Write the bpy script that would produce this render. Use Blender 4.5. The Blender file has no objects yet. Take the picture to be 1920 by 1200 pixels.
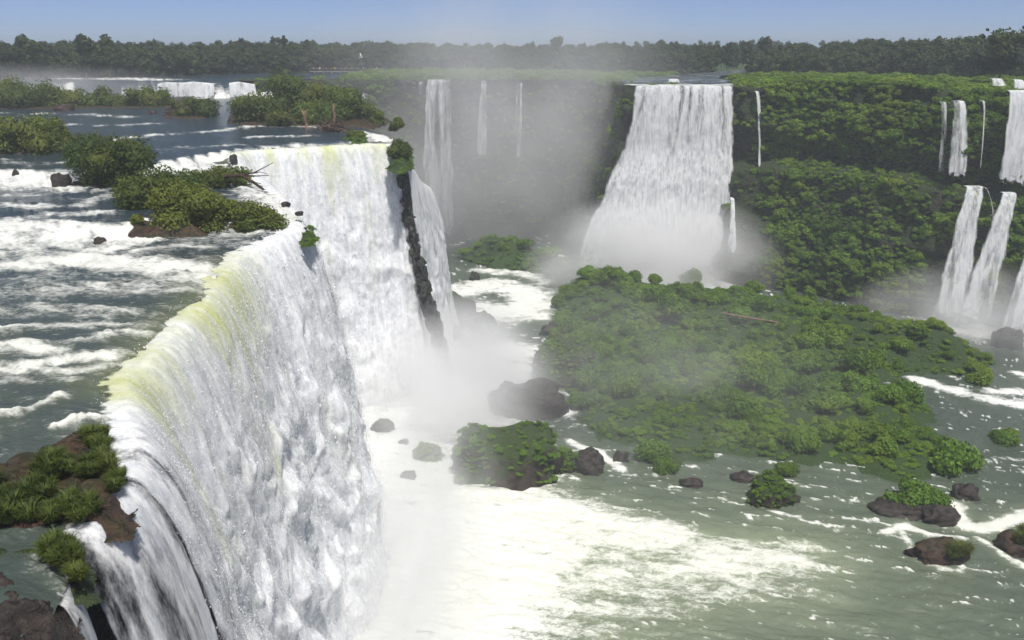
import bpy, math, random
import numpy as np
from mathutils import Vector

random.seed(7)
RNG = np.random.default_rng(7)
SC = bpy.context.scene
COL = SC.collection

# ------------------------------------------------------------------ camera
CAM_Z = 65.0
PITCH = math.radians(18.0)
FPX = 1600.0
cam_data = bpy.data.cameras.new("camera")
cam_data.sensor_width = 36.0
cam_data.lens = 30.0
cam_data.clip_start = 0.5
cam_data.clip_end = 9000.0
cam = bpy.data.objects.new("camera", cam_data)
cam.location = (0, 0, CAM_Z)
cam.rotation_euler = (math.pi / 2 - PITCH, 0, 0)
COL.objects.link(cam)
SC.camera = cam

# ------------------------------------------------------------------ sky and sun
SUN = Vector((0.14, -0.39, 0.91)).normalized()
world = bpy.data.worlds.new("World")
SC.world = world
world.use_nodes = True
wn = world.node_tree.nodes
sky = wn.new("ShaderNodeTexSky")
sky.sky_type = 'NISHITA'
sky.sun_disc = False
sky.sun_elevation = math.asin(SUN.z)
sky.sun_rotation = math.atan2(SUN.x, SUN.y)
sky.altitude = 0
sky.air_density = 0.2
sky.dust_density = 0.7
sky.ozone_density = 0.5
wn["Background"].inputs[1].default_value = 0.125
world.node_tree.links.new(sky.outputs[0], wn["Background"].inputs[0])
sun_data = bpy.data.lights.new("sun", 'SUN')
sun_data.energy = 3.9
sun_data.angle = math.radians(0.53)
sun_data.color = (1.0, 0.965, 0.91)
sun = bpy.data.objects.new("sun", sun_data)
sun.rotation_euler = SUN.to_track_quat('Z', 'Y').to_euler()
sun.location = (0, 0, 300)
COL.objects.link(sun)

vs = SC.view_settings
vs.view_transform = 'Standard'
vs.look = 'None'
vs.exposure = 0.27
vs.gamma = 1.0
cy = SC.cycles
cy.use_denoising = True
try:
    cy.denoiser = 'OPENIMAGEDENOISE'
except Exception:
    pass
cy.use_adaptive_sampling = True
cy.adaptive_threshold = 0.03
cy.max_bounces = 8
cy.diffuse_bounces = 4
cy.glossy_bounces = 2
cy.transmission_bounces = 2
cy.transparent_max_bounces = 40
cy.volume_bounces = 5
cy.volume_step_rate = 1.0
cy.volume_max_steps = 64
cy.caustics_reflective = False
cy.caustics_refractive = False

# ------------------------------------------------------------------ helpers
def P(x, y, z=0.0):
    """point of the place on the level z seen at photo pixel (x, y)"""
    a = (x - 960) / FPX
    d = (y - 600) / FPX
    r = np.array([a, math.cos(PITCH) - d * math.sin(PITCH), -math.sin(PITCH) - d * math.cos(PITCH)])
    t = (z - CAM_Z) / r[2]
    return r * t + np.array([0, 0, CAM_Z])

def PL(pts, z):
    return np.array([P(x, y, z)[:2] for x, y in pts])

_perm = {}
def _tab(seed):
    if seed not in _perm:
        r = np.random.default_rng(1000 + seed)
        p = r.permutation(256)
        ang = r.uniform(0, 2 * np.pi, 256)
        _perm[seed] = (np.concatenate([p, p]).astype(np.int64), np.cos(ang), np.sin(ang))
    return _perm[seed]

def pn(x, y, seed=0):
    """2D gradient noise, about -0.7..0.7"""
    p, gx, gy = _tab(seed)
    x = np.asarray(x, float); y = np.asarray(y, float)
    xi = np.floor(x).astype(np.int64); yi = np.floor(y).astype(np.int64)
    xf = x - xi; yf = y - yi
    xi &= 255; yi &= 255
    u = xf * xf * xf * (xf * (xf * 6 - 15) + 10)
    v = yf * yf * yf * (yf * (yf * 6 - 15) + 10)
    xi1 = (xi + 1) & 255; yi1 = (yi + 1) & 255
    def g(ix, iy, fx, fy):
        h = p[p[ix] + iy]
        return gx[h] * fx + gy[h] * fy
    a = g(xi, yi, xf, yf); b = g(xi1, yi, xf - 1, yf)
    c = g(xi, yi1, xf, yf - 1); d = g(xi1, yi1, xf - 1, yf - 1)
    return (a + u * (b - a)) + v * ((c + u * (d - c)) - (a + u * (b - a)))

def fbm(x, y, octv=4, seed=0, gain=0.5, lac=2.03):
    s = 0; a = 1.0
    for o in range(octv):
        s = s + a * pn(x, y, seed + o)
        x = x * lac; y = y * lac; a *= gain
    return s

def billow(x, y, octv=4, seed=0, gain=0.5, lac=2.07):
    s = 0; a = 1.0
    for o in range(octv):
        s = s + a * (np.sqrt(pn(x, y, seed + o) ** 2 + 0.05) - 0.16) * 2
        x = x * lac; y = y * lac; a *= gain
    return s

def sstep(a, b, x):
    t = np.clip((x - a) / (b - a), 0, 1)
    return t * t * (3 - 2 * t)

def mesh_np(name, verts, faces, smooth=True, mats=(), attrs=None):
    verts = np.asarray(verts, np.float32); faces = np.asarray(faces, np.int32)
    me = bpy.data.meshes.new(name)
    k = faces.shape[1]
    me.vertices.add(len(verts)); me.vertices.foreach_set("co", verts.ravel())
    me.loops.add(faces.size); me.loops.foreach_set("vertex_index", faces.ravel())
    me.polygons.add(len(faces))
    me.polygons.foreach_set("loop_start", np.arange(0, faces.size, k, dtype=np.int32))
    me.polygons.foreach_set("loop_total", np.full(len(faces), k, np.int32))
    me.polygons.foreach_set("use_smooth", np.full(len(faces), smooth, bool))
    me.update(calc_edges=True)
    me.validate()
    for m in mats:
        me.materials.append(m)
    for n, v in (attrs or {}).items():
        a = me.attributes.new(n, 'FLOAT', 'POINT')
        a.data.foreach_set("value", np.asarray(v, np.float32).ravel())
    return me

def grid_faces(nr, nc, keep=None):
    i = np.arange(nr * nc).reshape(nr, nc)
    f = np.stack([i[:-1, :-1], i[:-1, 1:], i[1:, 1:], i[1:, :-1]], -1).reshape(-1, 4)
    if keep is not None:
        k = keep.reshape(nr, nc)
        kk = (k[:-1, :-1] & k[:-1, 1:] & k[1:, 1:] & k[1:, :-1]).ravel()
        f = f[kk]
    return f

def compact(verts, faces, attrs):
    used = np.unique(faces)
    m = -np.ones(len(verts), np.int64); m[used] = np.arange(len(used))
    return verts[used], m[faces], {k: np.asarray(v).ravel()[used] for k, v in attrs.items()}

def obj(name, me, parent=None, loc=None):
    o = bpy.data.objects.new(name, me)
    COL.objects.link(o)
    if parent is not None:
        o.parent = parent
    if loc is not None:
        o.location = loc
    return o

def tag(o, label=None, cat=None, group=None, kind=None):
    if label: o["label"] = label
    if cat: o["category"] = cat
    if group: o["group"] = group
    if kind: o["kind"] = kind
    return o

def empty(name, loc):
    o = bpy.data.objects.new(name, None)
    o.location = loc
    o.empty_display_size = 0.2
    COL.objects.link(o)
    return o

def resample(poly, step):
    """poly (N,k) -> evenly spaced along its xy length; step may be a function of the point"""
    poly = np.asarray(poly, float)
    # smooth by Catmull-Rom
    out = []
    n = len(poly)
    for i in range(n - 1):
        p0 = poly[max(i - 1, 0)]; p1 = poly[i]; p2 = poly[i + 1]; p3 = poly[min(i + 2, n - 1)]
        t = np.linspace(0, 1, 24, endpoint=False)[:, None]
        out.append(0.5 * ((2 * p1) + (-p0 + p2) * t + (2 * p0 - 5 * p1 + 4 * p2 - p3) * t ** 2 + (-p0 + 3 * p1 - 3 * p2 + p3) * t ** 3))
    out.append(poly[-1:])
    c = np.concatenate(out)
    seg = np.linalg.norm(np.diff(c[:, :2], axis=0), axis=1)
    if callable(step):
        w = seg / np.array([step(p) for p in c[:-1]])
    else:
        w = seg / step
    cum = np.concatenate([[0], np.cumsum(w)])
    m = max(int(cum[-1]), 2)
    q = np.linspace(0, cum[-1], m + 1)
    return np.stack([np.interp(q, cum, c[:, k]) for k in range(c.shape[1])], 1)

def polydist(X, Y, pl):
    """distance of points to polyline pl"""
    d = np.full(X.shape, 1e9)
    for (ax, ay), (bx, by) in zip(pl[:-1], pl[1:]):
        ux, uy = bx - ax, by - ay
        L = ux * ux + uy * uy + 1e-9
        t = np.clip(((X - ax) * ux + (Y - ay) * uy) / L, 0, 1)
        d = np.minimum(d, np.hypot(X - ax - t * ux, Y - ay - t * uy))
    return d

def inside(X, Y, poly):
    r = np.zeros(X.shape, bool)
    n = len(poly)
    for i in range(n):
        x1, y1 = poly[i]; x2, y2 = poly[(i + 1) % n]
        c = ((y1 > Y) != (y2 > Y))
        with np.errstate(divide='ignore', invalid='ignore'):
            xx = (x2 - x1) * (Y - y1) / (y2 - y1 + 1e-12) + x1
        r ^= c & (X < xx)
    return r

# ------------------------------------------------------------------ materials
class NT:
    def __init__(self, name):
        self.m = bpy.data.materials.new(name)
        self.m.use_nodes = True
        self.t = self.m.node_tree
        self.t.nodes.clear()
        self.out = self.t.nodes.new("ShaderNodeOutputMaterial")
    def n(self, kind, **kw):
        nd = self.t.nodes.new(kind)
        for k, v in kw.items():
            if k in nd.inputs:
                nd.inputs[k].default_value = v
            else:
                setattr(nd, k, v)
        return nd
    def l(self, a, b):
        self.t.links.new(a, b)
    def attr(self, name):
        a = self.n("ShaderNodeAttribute"); a.attribute_name = name
        return a.outputs["Fac"]
    def math(self, op, a, b=None, clamp=False):
        nd = self.n("ShaderNodeMath", operation=op, use_clamp=clamp)
        for i, v in enumerate((a, b)):
            if v is None: continue
            if isinstance(v, (int, float)): nd.inputs[i].default_value = v
            else: self.l(v, nd.inputs[i])
        return nd.outputs[0]
    def noise(self, scale, detail=4, rough=0.55, vec=None, dist=0.0):
        nd = self.n("ShaderNodeTexNoise")
        nd.inputs["Scale"].default_value = scale
        nd.inputs["Detail"].default_value = detail
        nd.inputs["Roughness"].default_value = rough
        nd.inputs["Distortion"].default_value = dist
        if vec is not None: self.l(vec, nd.inputs["Vector"])
        return nd.outputs["Fac"]
    def pos(self, scale=(1, 1, 1), rot=(0, 0, 0), obj=False):
        if obj:
            s = self.n("ShaderNodeTexCoord").outputs["Object"]
        else:
            s = self.n("ShaderNodeNewGeometry").outputs["Position"]
        mp = self.n("ShaderNodeMapping")
        mp.inputs["Scale"].default_value = scale
        mp.inputs["Rotation"].default_value = rot
        self.l(s, mp.inputs["Vector"])
        return mp.outputs[0]
    def ramp(self, fac, stops):
        nd = self.n("ShaderNodeValToRGB")
        e = nd.color_ramp.elements
        e[0].position, e[0].color = stops[0][0], (*stops[0][1], 1)
        e[1].position, e[1].color = stops[1][0], (*stops[1][1], 1)
        for p, c in stops[2:]:
            el = e.new(p); el.color = (*c, 1)
        self.l(fac, nd.inputs[0])
        return nd.outputs[0]
    def mix(self, fac, a, b):
        nd = self.n("ShaderNodeMix", data_type='RGBA')
        for i, v in ((0, fac), (6, a), (7, b)):
            if isinstance(v, (int, float)): nd.inputs[i].default_value = v
            elif isinstance(v, tuple): nd.inputs[i].default_value = (*v, 1)
            else: self.l(v, nd.inputs[i])
        return nd.outputs[2]
    def maprange(self, v, a, b, c=0.0, d=1.0):
        nd = self.n("ShaderNodeMapRange", interpolation_type='SMOOTHSTEP')
        self.l(v, nd.inputs[0])
        for i, x in zip((1, 2, 3, 4), (a, b, c, d)): nd.inputs[i].default_value = x
        return nd.outputs[0]
    def bump(self, h, strength=0.5, dist=0.1):
        nd = self.n("ShaderNodeBump")
        nd.inputs["Strength"].default_value = strength
        nd.inputs["Distance"].default_value = dist
        self.l(h, nd.inputs["Height"])
        return nd.outputs[0]
    def mixsh(self, fac, a, b):
        nd = self.n("ShaderNodeMixShader")
        if isinstance(fac, (int, float)): nd.inputs[0].default_value = fac
        else: self.l(fac, nd.inputs[0])
        self.l(a, nd.inputs[1]); self.l(b, nd.inputs[2])
        return nd.outputs[0]

def principled(nt, color, rough=0.7, spec=0.3, normal=None):
    b = nt.n("ShaderNodeBsdfPrincipled")
    if isinstance(color, tuple): b.inputs["Base Color"].default_value = (*color, 1)
    else: nt.l(color, b.inputs["Base Color"])
    if isinstance(rough, (int, float)): b.inputs["Roughness"].default_value = rough
    else: nt.l(rough, b.inputs["Roughness"])
    b.inputs["Specular IOR Level"].default_value = spec
    if normal is not None: nt.l(normal, b.inputs["Normal"])
    return b.outputs[0]

def mat_white(name, thin_on=True, fine=1.0, sss=True):
    """aerated falling water: soft scattering foam, clear yellow-green where it is smooth, torn open where it is thin"""
    nt = NT(name)
    green = nt.attr("green"); thin = nt.attr("thin")
    v1 = nt.pos((1, 1, 0.40 if sss else 0.12))
    n1 = nt.noise(1.8 * fine, 6, 0.68, v1)
    v2 = nt.pos((1, 1, 0.7))
    n2 = nt.noise(5.0 * fine, 5, 0.72, v2)
    h = nt.math('ADD', n1, nt.math('MULTIPLY', n2, 0.5))
    nb = nt.bump(h, 0.28 if sss else 0.5, 0.30 / fine)
    v3 = nt.pos((1, 1, 0.07))
    n3 = nt.noise(1.5 * fine, 5, 0.7, v3)
    wcol = nt.mix(nt.maprange(n3, 0.35, 0.62), (0.60, 0.63, 0.66), (0.84, 0.84, 0.84))
    gcol = nt.mix(n1, (0.36, 0.40, 0.08), (0.62, 0.65, 0.30))
    col = nt.mix(nt.math('MULTIPLY', green, 1.0, True), wcol, gcol)
    if sss:
        b = nt.n("ShaderNodeBsdfPrincipled")
        nt.l(col, b.inputs["Base Color"]); nt.l(nb, b.inputs["Normal"])
        b.inputs["Roughness"].default_value = 0.45
        b.inputs["Specular IOR Level"].default_value = 0.3
        b.inputs["Subsurface Weight"].default_value = 0.75
        b.inputs["Subsurface Radius"].default_value = (1.0, 1.0, 1.0)
        b.inputs["Subsurface Scale"].default_value = 0.7
        s = b.outputs[0]
    else:
        df = nt.n("ShaderNodeBsdfDiffuse"); nt.l(col, df.inputs[0]); nt.l(nb, df.inputs["Normal"])
        tr = nt.n("ShaderNodeBsdfTranslucent"); nt.l(col, tr.inputs[0]); nt.l(nb, tr.inputs["Normal"])
        s = nt.mixsh(0.25, df.outputs[0], tr.outputs[0])
    if thin_on:
        n4 = nt.noise(6.0 * fine, 3, 0.7, nt.pos((1, 1, 0.3)))
        nn = nt.math('ADD', nt.math('MULTIPLY', n3, 0.72), nt.math('MULTIPLY', n4, 0.28))
        k = nt.math('SUBTRACT', nt.math('MULTIPLY', thin, 1.1), nn)
        a = nt.maprange(k, -0.38, 0.22)
        if sss:
            a = nt.math('MULTIPLY', a, nt.maprange(thin, 0.02, 0.16))
        tp = nt.n("ShaderNodeBsdfTransparent")
        s = nt.mixsh(a, s, tp.outputs[0])
    nt.l(s, nt.out.inputs[0])
    return nt.m

def mat_water(name, deep, milky, rot, foamcol=(0.74, 0.75, 0.735), amp=2.4, lo=0.22, hi=1.05):
    nt = NT(name)
    foam = nt.attr("foam"); milk = nt.attr("milk")
    v = nt.pos((0.55, 1.0, 1.0), (0, 0, rot))
    na = nt.noise(1.3, 6, 0.66, v, 0.6)
    nb_ = nt.noise(5.5, 4, 0.7, v, 0.4)
    nc_ = nt.noise(15.0, 3, 0.7, v, 0.3)
    nn = nt.math('ADD', nt.math('MULTIPLY', na, 0.5), nt.math('ADD', nt.math('MULTIPLY', nb_, 0.32), nt.math('MULTIPLY', nc_, 0.18)))
    f = nt.math('ADD', foam, nt.math('MULTIPLY', nt.math('SUBTRACT', nn, 0.5), amp))
    ff = nt.math('MULTIPLY', nt.maprange(f, lo, hi), 0.97)
    h = nt.math('ADD', nt.noise(2.2, 5, 0.65, v, 0.3), nt.math('MULTIPLY', nb_, 0.35))
    nrm = nt.bump(h, 0.55, 0.28)
    wc = nt.mix(milk, deep, milky)
    water = principled(nt, wc, 0.14, 0.5, nrm)
    fc = nt.mix(nt.math('MULTIPLY', milk, 0.4, True), foamcol, (0.70, 0.72, 0.54))
    fh = nt.bump(nt.math('ADD', nt.noise(6, 5, 0.7, v), nt.math('MULTIPLY', na, 1.0)), 0.4, 0.2)
    foamsh = principled(nt, fc, 0.65, 0.2, fh)
    nt.l(nt.mixsh(ff, water, foamsh), nt.out.inputs[0])
    return nt.m

def mat_rock(name, c1, c2, moss=0.0, mosscol=(0.07, 0.12, 0.02), wet=0.75, scale=1.0, lo=0.15, hi=0.65):
    nt = NT(name)
    v = nt.pos((1, 1, 1.6))
    n1 = nt.noise(0.9 * scale, 6, 0.65, v)
    n2 = nt.noise(5 * scale, 5, 0.7, v)
    col = nt.mix(nt.maprange(n1, 0.35, 0.65), c1, c2)
    h = nt.math('ADD', n1, nt.math('MULTIPLY', n2, 0.4))
    n5 = nt.n('ShaderNodeTexVoronoi', feature='DISTANCE_TO_EDGE'); n5.inputs['Scale'].default_value = 1.1 * scale; nt.l(v, n5.inputs['Vector'])
    crack = nt.maprange(n5.outputs['Distance'], 0.0, 0.09)
    h = nt.math('ADD', h, nt.math('MULTIPLY', crack, 0.10))
    nrm = nt.bump(h, 1.0, 0.35 / scale)
    if moss > 0:
        sep = nt.n("ShaderNodeSeparateXYZ"); nt.l(nt.n("ShaderNodeNewGeometry").outputs["Normal"], sep.inputs[0])
        k = nt.math('ADD', sep.outputs[2], nt.math('MULTIPLY', nt.math('SUBTRACT', nt.noise(1.7 * scale, 4, 0.6), 0.5), 1.6))
        k = nt.math('MULTIPLY', nt.maprange(k, lo, hi), moss)
        mc = nt.mix(nt.noise(2.5 * scale, 5, 0.7), mosscol, tuple(c * 2.0 for c in mosscol))
        col = nt.mix(k, col, mc)
    nt.l(principled(nt, col, wet, 0.35, nrm), nt.out.inputs[0])
    return nt.m

def mat_leaf(name, c1, c2, trans=0.3, rnd=0.9):
    nt = NT(name)
    tint = nt.attr("tint")
    oi = nt.n("ShaderNodeObjectInfo").outputs["Random"]
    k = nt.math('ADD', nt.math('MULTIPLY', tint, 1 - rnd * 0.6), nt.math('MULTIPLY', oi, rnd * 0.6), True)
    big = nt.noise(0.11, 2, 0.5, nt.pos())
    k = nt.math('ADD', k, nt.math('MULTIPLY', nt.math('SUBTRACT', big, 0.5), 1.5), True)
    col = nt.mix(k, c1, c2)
    hue = nt.maprange(nt.noise(0.07, 3, 0.55, nt.pos((1, 1.1, 1.3))), 0.45, 0.72)
    col = nt.mix(nt.math('MULTIPLY', hue, 0.6), col, (c2[0] * 1.25, c2[1] * 0.95, c2[2] * 0.9))
    p = principled(nt, col, 0.6, 0.25)
    tr = nt.n("ShaderNodeBsdfTranslucent")
    nt.l(nt.mix(0.5, col, (c2[0] * 1.5, c2[1] * 1.4, c2[2])), tr.inputs[0])
    nt.l(nt.mixsh(trans, p, tr.outputs[0]), nt.out.inputs[0])
    return nt.m

def mat_plain(name, c1, c2, scale=4.0, rough=0.8, stretch=(1, 1, 1)):
    nt = NT(name)
    v = nt.pos(stretch, obj=True)
    n1 = nt.noise(scale, 5, 0.65, v)
    col = nt.mix(nt.maprange(n1, 0.3, 0.7), c1, c2)
    nt.l(principled(nt, col, rough, 0.25, nt.bump(n1, 0.6, 0.05)), nt.out.inputs[0])
    return nt.m

M = {}
M['white'] = mat_white("white_water")
M['white_far'] = mat_white("white_water_far", True, 1.0, False)
M['upper'] = mat_water("upper_river_water", (0.030, 0.048, 0.062), (0.20, 0.22, 0.10), math.radians(-8), (0.74, 0.75, 0.72))
M['lower'] = mat_water("lower_river_water", (0.060, 0.080, 0.062), (0.24, 0.28, 0.185), math.radians(12), amp=2.2, lo=0.36, hi=0.86)
M['rock'] = mat_rock("basalt", (0.018, 0.016, 0.015), (0.062, 0.048, 0.040), wet=0.45, scale=1.4)
M['rock_brown'] = mat_rock("brown_rock", (0.016, 0.012, 0.010), (0.085, 0.043, 0.028), moss=0.35, mosscol=(0.025, 0.038, 0.010), lo=0.5, hi=1.1, wet=0.42, scale=1.6)
M['rock_moss'] = mat_rock("mossy_rock", (0.022, 0.018, 0.015), (0.07, 0.05, 0.04), moss=1.0, mosscol=(0.025, 0.042, 0.010), lo=-0.1, hi=0.45, wet=0.7)
M['rock_wet'] = mat_rock("wet_dark_rock", (0.012, 0.012, 0.013), (0.04, 0.035, 0.03), moss=0.5, mosscol=(0.03, 0.055, 0.01), lo=0.3, hi=0.8, wet=0.3)
M['cliff'] = mat_rock("gorge_wall", (0.03, 0.028, 0.018), (0.075, 0.055, 0.038), moss=0.9, mosscol=(0.018, 0.03, 0.009), wet=0.8, scale=0.25, lo=-0.7, hi=0.3)
M['soil'] = mat_rock("island_ground", (0.035, 0.03, 0.018), (0.09, 0.055, 0.035), moss=1.0, mosscol=(0.022, 0.042, 0.010), wet=0.85, scale=0.5, lo=-0.1, hi=0.6)
M['plateau'] = mat_rock("plateau_ground", (0.03, 0.04, 0.015), (0.06, 0.06, 0.03), moss=1.0, mosscol=(0.03, 0.055, 0.014), wet=0.9, scale=0.1)
M['leaf_forest'] = mat_leaf("forest_leaves", (0.018, 0.034, 0.011), (0.058, 0.090, 0.026), 0.25)
M['leaf_shrub'] = mat_leaf("shrub_leaves", (0.062, 0.130, 0.016), (0.190, 0.320, 0.038), 0.42)
M['leaf_upper'] = mat_leaf("river_shrub_leaves", (0.040, 0.070, 0.012), (0.150, 0.205, 0.036), 0.35)
M['leaf_lime'] = mat_leaf("lime_leaves", (0.11, 0.17, 0.02), (0.24, 0.30, 0.04), 0.35)
M['leaf_cliff'] = mat_leaf("cliff_leaves", (0.055, 0.115, 0.014), (0.205, 0.325, 0.040), 0.42)
M['grass'] = mat_leaf("grass_blades", (0.022, 0.042, 0.008), (0.13, 0.175, 0.032), 0.3, 0.3)
M['bark'] = mat_plain("bark", (0.05, 0.035, 0.025), (0.13, 0.09, 0.06), 3.0)
M['dead'] = mat_plain("dead_wood", (0.10, 0.06, 0.04), (0.26, 0.17, 0.12), 3.0, 0.85, (1, 1, 0.3))
M['dead_dark'] = mat_plain("dark_driftwood", (0.025, 0.018, 0.014), (0.08, 0.05, 0.035), 3.0, 0.85)
M['conc'] = mat_plain("weathered_concrete", (0.22, 0.21, 0.2), (0.35, 0.33, 0.31), 1.0)

# ------------------------------------------------------------------ levels of the place
ZA, ZB, ZC, ZD = 45.5, 46.7, 48.0, 53.0     # tiers of the upper river
# brink of the near curtain, walked from the camera's side to the far corner
BR = [(-9, 12, 45.5), (-14.0, 20.8, 45.4), (-16.2, 24.8, 45.4), (-17.2, 29.3, 45.4), (-18.0, 31.8, 45.5), (-18.2, 34.5, 45.6),
      (-19.0, 38.5, 45.5), (-20.5, 41.6, 45.5), (-22.4, 45.2, 45.45), (-23.8, 48.5, 45.4), (-24.0, 52.1, 45.3), (-24.6, 60, 45.3),
      (-24.8, 66, 45.3), (-26.0, 74, 45.4), (-26.6, 80, 45.4), (-25.4, 86, 45.5), (-24.0, 92, 45.6), (-25.5, 98, 46.2),
      (-29.5, 107, 46.8), (-35.5, 119, 47.2), (-42, 132, 47.5), (-45, 141, 47.7), (-43, 146, 47.7), (-39.9, 147.5, 47.7), (-33.5, 151, 47.7),
      (-28.3, 154, 47.7), (-25.0, 156.6, 47.6), (-22.6, 158.2, 47.4), (-21.2, 159.6, 47.1)]
BR = np.array(BR, float)
BRX = np.array([(-20.6, 160.6, 46.6), (-20.2, 164, 45.0), (-20.2, 170, 42.0), (-20.0, 178, 38.5), (-19.6, 186, 36.0), (-19.2, 194, 34.0)], float)
BACK = np.array([(-21.5, 161), (-23.5, 166), (-27, 176), (-40, 205), (-58, 245), (-72, 276), (-80, 294)], float)

LINE_AB = PL([(-700, 480), (0, 462), (100, 462), (200, 456), (285, 440), (350, 434), (450, 428), (530, 422), (620, 420)], ZA)
LINE_BC = np.array([(-140, 96), (-67, 112), (-56, 118), (-50, 130), (-46, 141), (-38, 150), (-20, 158)], float)
LINE_CD = np.array([(-400, 262), (-200, 268), (-170, 272), (-112, 284), (-84, 292), (-60, 300), (60, 320)], float)

def upper_base(X, Y):
    yab = np.interp(X, LINE_AB[:, 0], LINE_AB[:, 1])
    ybc = np.interp(X, LINE_BC[:, 0], LINE_BC[:, 1])
    ycd = np.interp(X, LINE_CD[:, 0], LINE_CD[:, 1])
    s1 = sstep(-1, 4.5, Y - yab); s2 = sstep(-1, 6, Y - ybc); s3 = sstep(0, 2.5, Y - ycd)
    return ZA + (ZB - ZA) * s1 + (ZC - ZB) * s2 + (ZD - ZC) * s3

U_FOAM = [  # photo polyline, level, half width m, strength
    ([(-300, 505), (0, 500), (150, 488), (300, 500), (430, 515)], ZA, 3.2, 0.85),
    ([(-300, 455), (0, 445), (120, 448), (220, 452), (270, 450)], ZA, 3.0, 1.0),
    ([(0, 545), (200, 540), (400, 530)], ZA, 3.0, 0.42),
    ([(-100, 690), (60, 690), (130, 672), (200, 668)], ZA, 0.9, 0.85),
    ([(-50, 655), (50, 652), (90, 660)], ZA, 1.0, 0.8),
    ([(-40, 790), (40, 778), (110, 748)], ZA, 0.4, 0.8),
    ([(100, 806), (150, 790), (212, 783)], ZA, 0.22, 0.8),
    ([(0, 720), (130, 715)], ZA, 0.7, 0.4),
    ([(-50, 590), (120, 580), (250, 590)], ZA, 1.6, 0.35),
    ([(150, 640), (230, 625), (270, 625)], ZA, 0.8, 0.55),
    ([(220, 262), (300, 252), (400, 247), (480, 236), (560, 236), (600, 240)], ZC, 2.0, 0.75),
    ([(470, 258), (590, 254)], ZC, 1.6, 0.7),
    ([(0, 213), (90, 213)], ZC, 2.5, 0.6),
    ([(140, 214), (240, 219)], ZC, 3.0, 0.6),
    ([(270, 224), (330, 222)], ZC, 2.0, 0.5),
    ([(640, 218), (700, 226)], ZC, 1.5, 0.8),
    ([(300, 312), (380, 303), (450, 296)], ZC, 3.4, 0.95),
    ([(-100, 345), (0, 345), (60, 345), (140, 352)], ZB, 4.2, 0.95),
    ([(0, 385), (90, 388)], ZB, 2.0, 0.6),
    ([(150, 385), (210, 365)], ZB, 1.5, 0.6),
    ([(460, 305), (500, 345), (545, 390)], 47.0, 5.0, 0.95),
    ([(400, 392), (450, 398), (520, 405)], ZB, 2.0, 0.6),
    ([(690, 250), (725, 262)], ZC, 3.0, 1.0),
    ([(0, 300), (60, 310), (120, 305)], ZC, 1.5, 0.5),
    ([(100, 232), (200, 236), (300, 232)], ZC, 1.5, 0.55),
    ([(0, 232), (60, 236)], ZC, 1.5, 0.5),
    ([(300, 280), (380, 276), (450, 272)], ZC, 1.6, 0.5),
    ([(0, 415), (80, 405), (200, 400)], ZB, 1.6, 0.6),
    ([(0, 620), (150, 610), (260, 612)], ZA, 1.0, 0.5),
    ([(100, 700), (180, 690), (230, 680)], ZA, 0.7, 0.55),
    ([(0, 160), (170, 160), (300, 164)], 50.5, 9.0, 0.9),
    ([(-60, 1000), (60, 1010), (130, 1000)], ZA, 0.5, 0.4),
    ([(60, 1045), (85, 1060), (140, 1130)], ZA, 0.35, 0.9),
]
U_FOAM = [(PL(a, z), w, s) for a, z, w, s in U_FOAM]

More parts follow.
